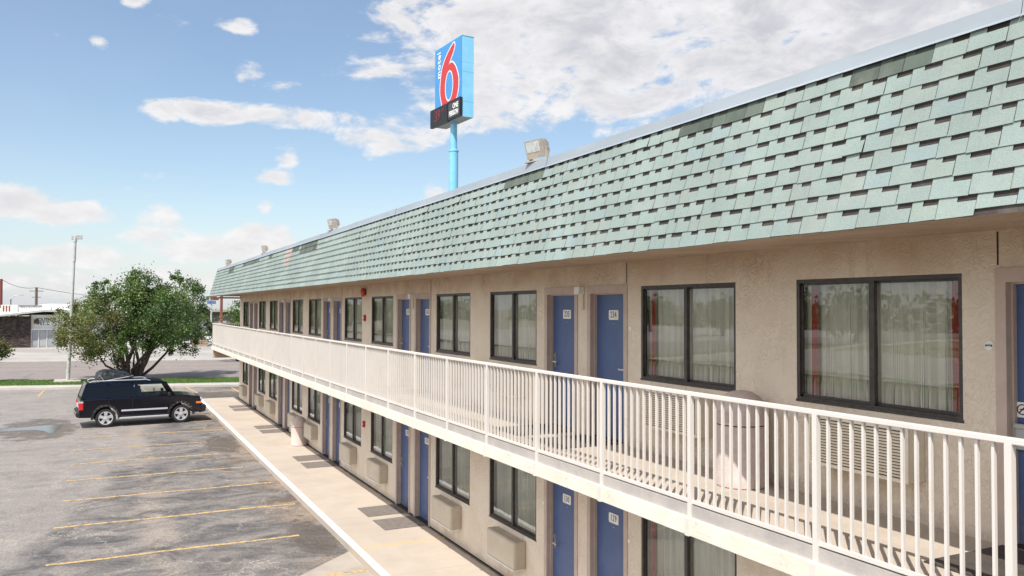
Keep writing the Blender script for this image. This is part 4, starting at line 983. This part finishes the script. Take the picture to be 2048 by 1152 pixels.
# ------------------------------------------------------------------ trees
def leafcloud(blobs,n,size,palette,seed,squash=1.0):
    r=random.Random(seed); b=MB(); tot=sum(x[1]**2.2 for x in blobs)
    for c,rad,*ex in blobs:
        k=int(n*rad**2.2/tot); pal=ex[0] if ex else palette
        # sub-clumps give light and dark tufts
        subs=[]
        for _ in range(max(6,int(rad*rad*9))):
            d=Vector((r.gauss(0,1),r.gauss(0,1),r.gauss(0,1))).normalized()*rad*r.uniform(.45,1.0)**.8
            subs.append((Vector(c)+Vector((d.x,d.y,d.z*squash)),rad*r.uniform(.16,.34),r.uniform(.62,1.35),r.choice(pal)))
        for _ in range(k):
            sc,sr,sb,pc=r.choice(subs)
            d=Vector((r.gauss(0,1),r.gauss(0,1),r.gauss(0,1)))*sr*.62; p=sc+d
            s=size*r.uniform(.6,1.35); u=Vector((r.gauss(0,1),r.gauss(0,1),r.gauss(0,.8))).normalized(); v=u.cross(Vector((r.gauss(0,1),r.gauss(0,1),r.gauss(0,1)))).normalized()
            q=r.uniform(.75,1.25)*sb; col=(pc[0]*q,pc[1]*q,pc[2]*q)
            b.quad(p-u*s*.5,p+v*s*.28,p+u*s*.5,p-v*s*.28,col)
    return b
GREEN=[(.095,.165,.038),(.115,.185,.045),(.075,.135,.040),(.145,.20,.055)]
OLIVE=[(.155,.175,.050),(.13,.175,.052),(.18,.165,.055)]; RUST=[(.24,.085,.025),(.10,.12,.03),(.16,.09,.03)]
TX=59.3
def tp(u,v,dx=0): q=at(u,v,x=TX); return Vector((TX+dx,q.y*(TX+dx)/TX,EYE+(q.z-EYE)*(TX+dx)/TX))
PXM=TX/(F_PX*math.cos(YAW))*1.0  # metres per photo pixel, about
rr_=random.Random(3)
bl=[(143,657,32,1),(166,624,26,1),(188,600,28,0),(212,580,24,0),(200,566,14,0),(190,650,46,1),(235,648,36,0),(216,698,28,0),(172,690,26,1),(283,572,27,0),(278,556,12,0),(268,595,40,0),(305,640,50,0),(254,628,26,0),(305,674,26,0),(262,684,24,0),(334,614,28,0),(362,568,26,0),(358,552,14,0),(352,635,46,0),(390,645,32,0),(393,605,26,0),(368,680,26,0),(243,728,14,0),(335,682,20,0),(410,655,14,0),(116,672,9,1),(204,608,15,2),(230,585,12,0),(300,575,24,0)]
blobs=[]
for u,v,pr_,k in bl:
    dd=rr_.uniform(-2.6,2.6)*(1 if pr_>20 else .5); c=tp(u,v,dd)
    pal=(GREEN,OLIVE,RUST)[k]; blobs.append((tuple(c),pr_*PXM*1.0,pal))
    if pr_>38: c=tp(u+rr_.uniform(-12,12),v+rr_.uniform(-8,12),-dd*1.1); blobs.append((tuple(c),pr_*PXM*.9,pal))
base=at(262,757,z=-.03); base=Vector((TX,at(262,757,x=TX).y,-.05))
tree=empty('multi_trunk_tree',tuple(base),label='large spreading green tree with many thin dark trunks on the grass verge',cat='tree')
lc=leafcloud(blobs,70000,.14,GREEN,21); lc.v=[(x-base.x,y-base.y,z-base.z) for x,y,z in lc.v]; lc.build('crown',MT['leaf'],tree,fixn=False)
b=MB()
stems=[(245,205,722,.075,-.8),(250,220,685,.07,.6),(253,238,668,.11,-1.2),(256,245,660,.15,.4),(259,262,690,.06,1.4),(262,258,672,.14,0),(268,282,655,.10,-.7),(272,300,678,.09,1.0),(277,312,660,.13,.3),(282,338,655,.17,-.3),(284,345,690,.09,.9),(266,285,700,.06,-1.6),(248,228,708,.06,1.2)]
for i,(ub,ut,vt,rad,dx) in enumerate(stems):
    a=tp(ub,758,0); a.z=-.1; a=a.lerp(Vector((base.x,base.y,-.1)),.35); c=tp(ut,vt,dx); m1=a.lerp(c,.33)+Vector((.2*dx*.3,(.25 if i%2 else -.18),0)); m2=a.lerp(c,.68)+Vector((.3*dx*.3,(-.22 if i%3 else .25),.1)); e_=c+(c-a).normalized()*1.6+Vector((dx*.3,rr_.uniform(-.6,.6),.4))
    b.tube([p_-base for p_ in (a,m1,m2,c,e_)],[rad*1.35,rad*1.05,rad*.85,rad*.62,rad*.2],8)
    for q in range(2):
        f_=c+Vector((rr_.uniform(-1,1),rr_.uniform(-1.2,1.2),rr_.uniform(.8,1.8))); b.tube([p_-base for p_ in (m2.lerp(c,.3+.4*q),(m2.lerp(f_,.6)+c)/2,f_)],[rad*.5,rad*.36,rad*.12],6)
b.build('trunk',MT['bark'],tree,smooth=True)
def simple_tree(loc,h,rad,seed,label,name='leafy_tree',group=None,n=5000,size=.28,pal=GREEN,wide=1.0,cat='tree'):
    r=random.Random(seed); e=empty(name,loc,label=label,cat=cat,group=group)
    bb=[]
    for k in range(11):
        a=r.uniform(0,6.28); q=r.uniform(0,.68)*rad*wide; bb.append(((q*math.cos(a),q*math.sin(a),h*r.uniform(.38,.80)),rad*r.uniform(.35,.55),pal))
    bb.append(((0,0,h*.82),rad*.42,pal)); leafcloud(bb,n,size,pal,seed).build('crown',MT['leaf'],e,fixn=False)
    b=MB(); b.tube([(0,0,-.2),(.05,.03,h*.25),(-.04,.05,h*.55)],[rad*.085,rad*.065,rad*.03])
    for k in range(4): a=k*1.6+seed; b.tube([(0,0,h*.25),(rad*.3*math.cos(a),rad*.3*math.sin(a),h*.45),(rad*.5*math.cos(a),rad*.5*math.sin(a),h*.62)],[rad*.045,rad*.03,rad*.012],6)
    b.build('trunk',MT['bark'],e,smooth=True); return e
q=at(-50,700,x=60); simple_tree((60,q.y,-.05),4.0,2.0,31,'leafy tree on the verge cut off by the left edge of the photo',n=9000,size=.17,pal=OLIVE)
q=at(470,660,x=76); simple_tree((76,q.y-.3,-.2),5.0,2.6,32,'bushy green tree seen through the gap below the far roof end',n=6000,size=.2,pal=GREEN)
# trees beyond the side road, mirrored in the windows
for i in range(6):
    x=42+i*19+rr_.uniform(-4,4); simple_tree((x,84+rr_.uniform(-6,6),-.1),rr_.uniform(6.5,8.6),rr_.uniform(4.0,5.5),50+i,'broad green tree in the field left of the lot, %s in the row'%('first','second','third','fourth','fifth','last')[i],group='trees in the field left of the lot',n=1500,size=.6,wide=1.25)
r=random.Random(12); wl=[]
for k in range(110):
    a=k/110; x=-20+a*330; wl.append(((x,138+r.uniform(0,14),r.uniform(.5,4.3)),r.uniform(3,5),GREEN+OLIVE))
for k in range(50): wl.append(((320+r.uniform(0,16),58+r.uniform(0,80),r.uniform(1.0,5.0)),r.uniform(3,5),GREEN+OLIVE))
o=leafcloud(wl,15000,1.5,GREEN,78).build('woodland_belt',MT['leaf'],fixn=False); tag(o,kind='stuff'); o['label']='belt of green woodland far left of the lot, mirrored in the windows'; o['category']='woodland'
# low far greenery and building seen under the roof end
b=MB()
r=random.Random(9); fg=[]
for k in range(60): fg.append(((r.uniform(190,230),-22-r.uniform(0,60)+30,r.uniform(0,2.2)),r.uniform(1.5,3),[(.06,.085,.04),(.08,.10,.045)]))
for k in range(70): fg.append(((r.uniform(200,260),r.uniform(-60,60),r.uniform(0,1.6)),r.uniform(1.5,3),[(.06,.085,.04),(.08,.10,.045)]))
o=leafcloud(fg,9000,.9,GREEN,77).build('distant_woodland',MT['leaf'],fixn=False); tag(o,kind='stuff'); o['label']='low distant band of dark trees along the horizon'; o['category']='woodland'
q=at(440,640,x=165); e=empty('low_building',(165,q.y,-.2),label='low dark flat-roofed building in the distance below the roof end',cat='building')
MB().box(-4,4,-12,5,0,3.6).build('wall',MT['farwall'],e); MB().box(-4.6,4.6,-12.6,5.6,3.6,4.0).build('roof',MT['dark'],e)
b=MB(); 
for y in (-9,-6,-3,0,3): b.box(-4.02,-4.0,y-.7,y+.7,1.0,2.4)
b.build('window',MT['clinic_glass'],e)
# grass blades on the verge near the lot
b=MB(); r=random.Random(4)
for k in range(16000):
    y=r.uniform(-13,9); x=skew(r.uniform(54.95,59.0),y); h=r.uniform(.03,.07); a=r.uniform(0,3.14); w_=.02; c=r.uniform(.8,1.25); yel=r.random()<.12
    col=(.20*c,.20*c,.07*c) if yel else (.11*c,.20*c,.04*c)
    dx,dy=w_*math.cos(a),w_*math.sin(a); b.quad((x-dx,y-dy,-.03),(x+dx,y+dy,-.03),(x+dx*.5,y+dy*.5,-.03+h),(x-dx*.5,y-dy*.5,-.03+h),col)
tag(b.build('grass',MT['grass_blade'],fixn=False),kind='stuff'); bpy.data.objects['grass']['label']='short green grass on the verge'; bpy.data.objects['grass']['category']='grass'
# ------------------------------------------------------------------ poles and far things
pb=Vector((58.3,at(135.5,763,x=58.3).y,-.03)); pt=at(150.5,478,x=58.3)
e=empty('light_pole',tuple(pb),label='thin leaning pale grey light pole on the grass verge left of the tree',cat='light pole')
b=MB(); t_=Vector(pt)-pb; b.tube([(0,0,0),tuple(t_*.45),tuple(t_*.86)],[.12,.10,.075],10); b.build('lower_shaft',MT['galv'],e,smooth=True)
b=MB(); b.tube([tuple(t_*.84),tuple(t_*1.0)],[.10,.085],10); b.tube([tuple(t_*.98),tuple(t_*1.02)],[.11,.11],10); b.build('upper_shaft',MT['galv'],e,smooth=True)
b=MB(); b.box(-.10,.12,-.40,-.05,0,.26); b.box(-.05,.1,.02,.22,-.05,.2); o=b.build('lamp_head',MT['galv'],e,tuple(t_),bevel=.02)
MB().box(-.8,.8,-.75,.75,-.05,.10).build('footing',MT['concrete'],e,bevel=.02)
def upole(u,vt,vb,x,rad,m,label,arms=True):
    q=at(u,vt,x=x); e=empty('utility_pole',(x,q.y,-.2),label=label,cat='utility pole',group=None)
    MB().tube([(0,0,0),(0,0,q.z+.2)],[rad,rad*.8],8).build('shaft',m,e,smooth=True)
    if arms: MB().box(-.08,.08,-1.1,1.1,q.z-.5,q.z-.38).box(-.06,.06,-.7,.7,q.z-1.6,q.z-1.5).build('crossarm',m,e)
    return Vector((x,q.y,q.z))
a1=upole(2,558,0,150,.30,MT['rust'],'reddish brown utility pole at the left edge behind the clinic roof',False); a2=upole(73,575,0,170,.26,MT['wood_pole'],'dark utility pole rising behind the clinic roof')
a3=Vector((185,at(330,600,x=185).y,at(330,600,x=185).z))
q=at(443,596,x=140); e=empty('red_pole',(140,q.y,-.2),label='thin rusty red pole seen under the far roof end',cat='pole'); MB().tube([(0,0,0),(0,0,q.z+1.5)],.22,8).build('shaft',MT['rust'],e,smooth=True)
def wire(p,q,sag,rad=.03):
    return [tuple(p.lerp(q,k/12)-Vector((0,0,sag*4*(k/12)*(1-k/12)))) for k in range(13)]
left=Vector((150,a1.y+60,a1.z))
for i,(p,q) in enumerate(((a1,a2),(a2,a3))):
    b=MB(); b.tube(wire(p,q,.6),.035,5); tag(b.build('power_line',MT['black'],smooth=True),('power line from the reddish pole to the dark pole','power line running right from the dark pole behind the tree')[i],'power line','overhead power lines')
q=at(22,590,x=190); e=empty('street_lamp',(190,q.y,-.2),label='faint distant street lamp with a curved arm left of the dark pole',cat='street lamp')
MB().tube([(0,0,0),(0,0,q.z-.6),(0,-.5,q.z),(0,-1.6,q.z+.2)],[.14,.1,.08,.06],6).build('shaft',MT['galv'],e,smooth=True); MB().box(-.15,.15,-2.2,-1.5,q.z+.12,q.z+.28).build('lamp_head',MT['galv'],e)
# distant pole sign
X_=150; q=at(423,598,x=X_); e=empty('roadside_sign',(X_,q.y,-.2),label='distant pole sign with green, dark red and slate blue panels beyond the balcony end',cat='sign')
z1=at(423,592.5,x=X_).z+.2; z2=at(423,600.5,x=X_).z+.2; z3=at(423,608,x=X_).z+.2; k=.0945
MB().tube([(0,0,0),(0,0,z2)],.14,8).build('pole',MT['galv'],e,smooth=True)
MB().box(-.2,.2,.0,.85,z2+.05,z1).build('green_panel',MT['sgreen'],e); MB().box(-.2,.2,-.85,-.0,z2+.05,z1).build('red_panel',MT['sred'],e); MB().box(-.2,.2,-.72,.72,z3,z2-.06).build('blue_panel',MT['sblue'],e)
# clinic
CX=110.5
def cy(u): return at(u,650,x=CX).y
def cz(v,u=60): return at(u,v,x=CX).z
e=empty('clinic_building',(CX,cy(60),-.12),label='single-storey vet clinic with dark stone wall, white front and low roof across the street',cat='clinic')
def ly(u): return cy(u)-cy(60)
zr=cz(634)+.12; zt=cz(628)+.12
MB().box(0,9,ly(61.5),ly(-90),0,zr).build('stone_wall',MT['stone'],e)
MB().box(.3,9,ly(262),ly(61.7),0,zt-.1).build('wall',MT['clinic_white'],e)
b=MB(); pts=[(ly(-95),zr-.02),(ly(0),zr+.06),(ly(88),zr+.62),(ly(140),zr+.60),(ly(266),zr+.25)]
for i in range(4):
    (ya,za),(yb,zb)=pts[i],pts[i+1]
    P_=[(-1.2,ya,za),(-1.2,yb,zb),(10,yb,zb),(10,ya,za)]; Q=[(x,y,z+.22) for x,y,z in P_]; b.quad(*P_); b.quad(*Q)
    b.quad(P_[0],P_[1],Q[1],Q[0])
b.build('roof',MT['galv'],e)
b=MB()
for i in range(4):
    (ya,za),(yb,zb)=pts[i],pts[i+1]; b.quad((-1.15,ya,za+.23),(-1.15,yb,zb+.23),(10,yb,zb+.5),(10,ya,za+.5)); b.quad((9.0,ya,za+.26),(9,yb,zb+.26),(9,yb,zb+.95),(9,ya,za+.95))
b.build('roof_surface',MT['roofwhite'],e,fixn=False)
b=MB(); yl,yr=ly(68),ly(112); zl,zh=cz(650)+.12,cz(636.5)+.12
MB().box(.24,.30,yr,yl,zl,zh).build('sign_board',MT['white'],e)
o=text('lettering','SOUTH P',.50,MT['navy'],e,(.23,ly(90.2),(zl+zh)/2+.20),ROT_XM,.004,.018,.92); text('lettering','VET C',.50,MT['navy'],e,(.23,ly(86.6),(zl+zh)/2-.22),ROT_XM,.004,.018,.92)
b=MB(); yy=ly(72.5); b.box(.22,.24,yy-.27,yy+.27,zl+.06,zh-.08); b.build('sign_emblem',mat('emblem',(.05,.04,.03),.7,(.45,.32,.06),1.6,lo=.5,hi=.56),e)
zw=cz(660)+.12
for ua,ub in ((63.5,76),(79,93),(95.5,111)): MB().box(.22,.30,ly(ub),ly(ua),.15,zw).build('window',MT['clinic_glass'],e)
MB().box(.22,.30,ly(127.5),ly(114.5),.15,cz(668)+.12).build('doorway',MT['clinic_dark'],e)
b=MB(); 
for u in (62.6,77.5,94.2,112.6,129): b.box(.14,.30,ly(u+.7),ly(u-.7),0,zw+.05)
b.box(.14,.30,ly(113),ly(62),zw,zw+.15); b.build('window_frame',MT['white'],e)
# things on the clinic roof
q0=cz(625)+.12
e2=empty('rooftop_air_conditioner',(CX+4,at(20,618,x=CX+4).y,cz(626)),label='cream rooftop air conditioner with rusty vents on the clinic roof',cat='air conditioner')
wd=abs(at(4,618,x=CX+4).y-at(37,618,x=CX+4).y)/2; MB().box(-1,1,-wd,wd,0,.95).build('casing',mat('cream_casing',(.68,.64,.54),.6),e2)
b=MB(); 
for k in range(3): b.box(-1.03,-1.0,wd-.35-k*.30,wd-.2-k*.30,.15,.85)
b.build('vent',MT['rust'],e2)
e2=empty('rooftop_canopy',(CX+7,at(75,620,x=CX+7).y,cz(626)),label='white ribbed rooftop box with a dark top edge on the clinic roof',cat='roof unit')
wd=abs(at(54,618,x=CX+7).y-at(122,618,x=CX+7).y)/2; MB().box(-1,1,-wd,wd,-.3,.75).build('casing',MT['roofwhite'],e2); MB().box(-1.1,1.1,-wd*.25,wd*1.1,.75,.9).build('dark_edge',MT['farwall'],e2)
b=MB()
for k in range(14): y=-wd+k*wd*2/14; b.box(-1.03,-1.0,y,y+.06,-.25,.7)
b.build('rib',MT['galv'],e2)
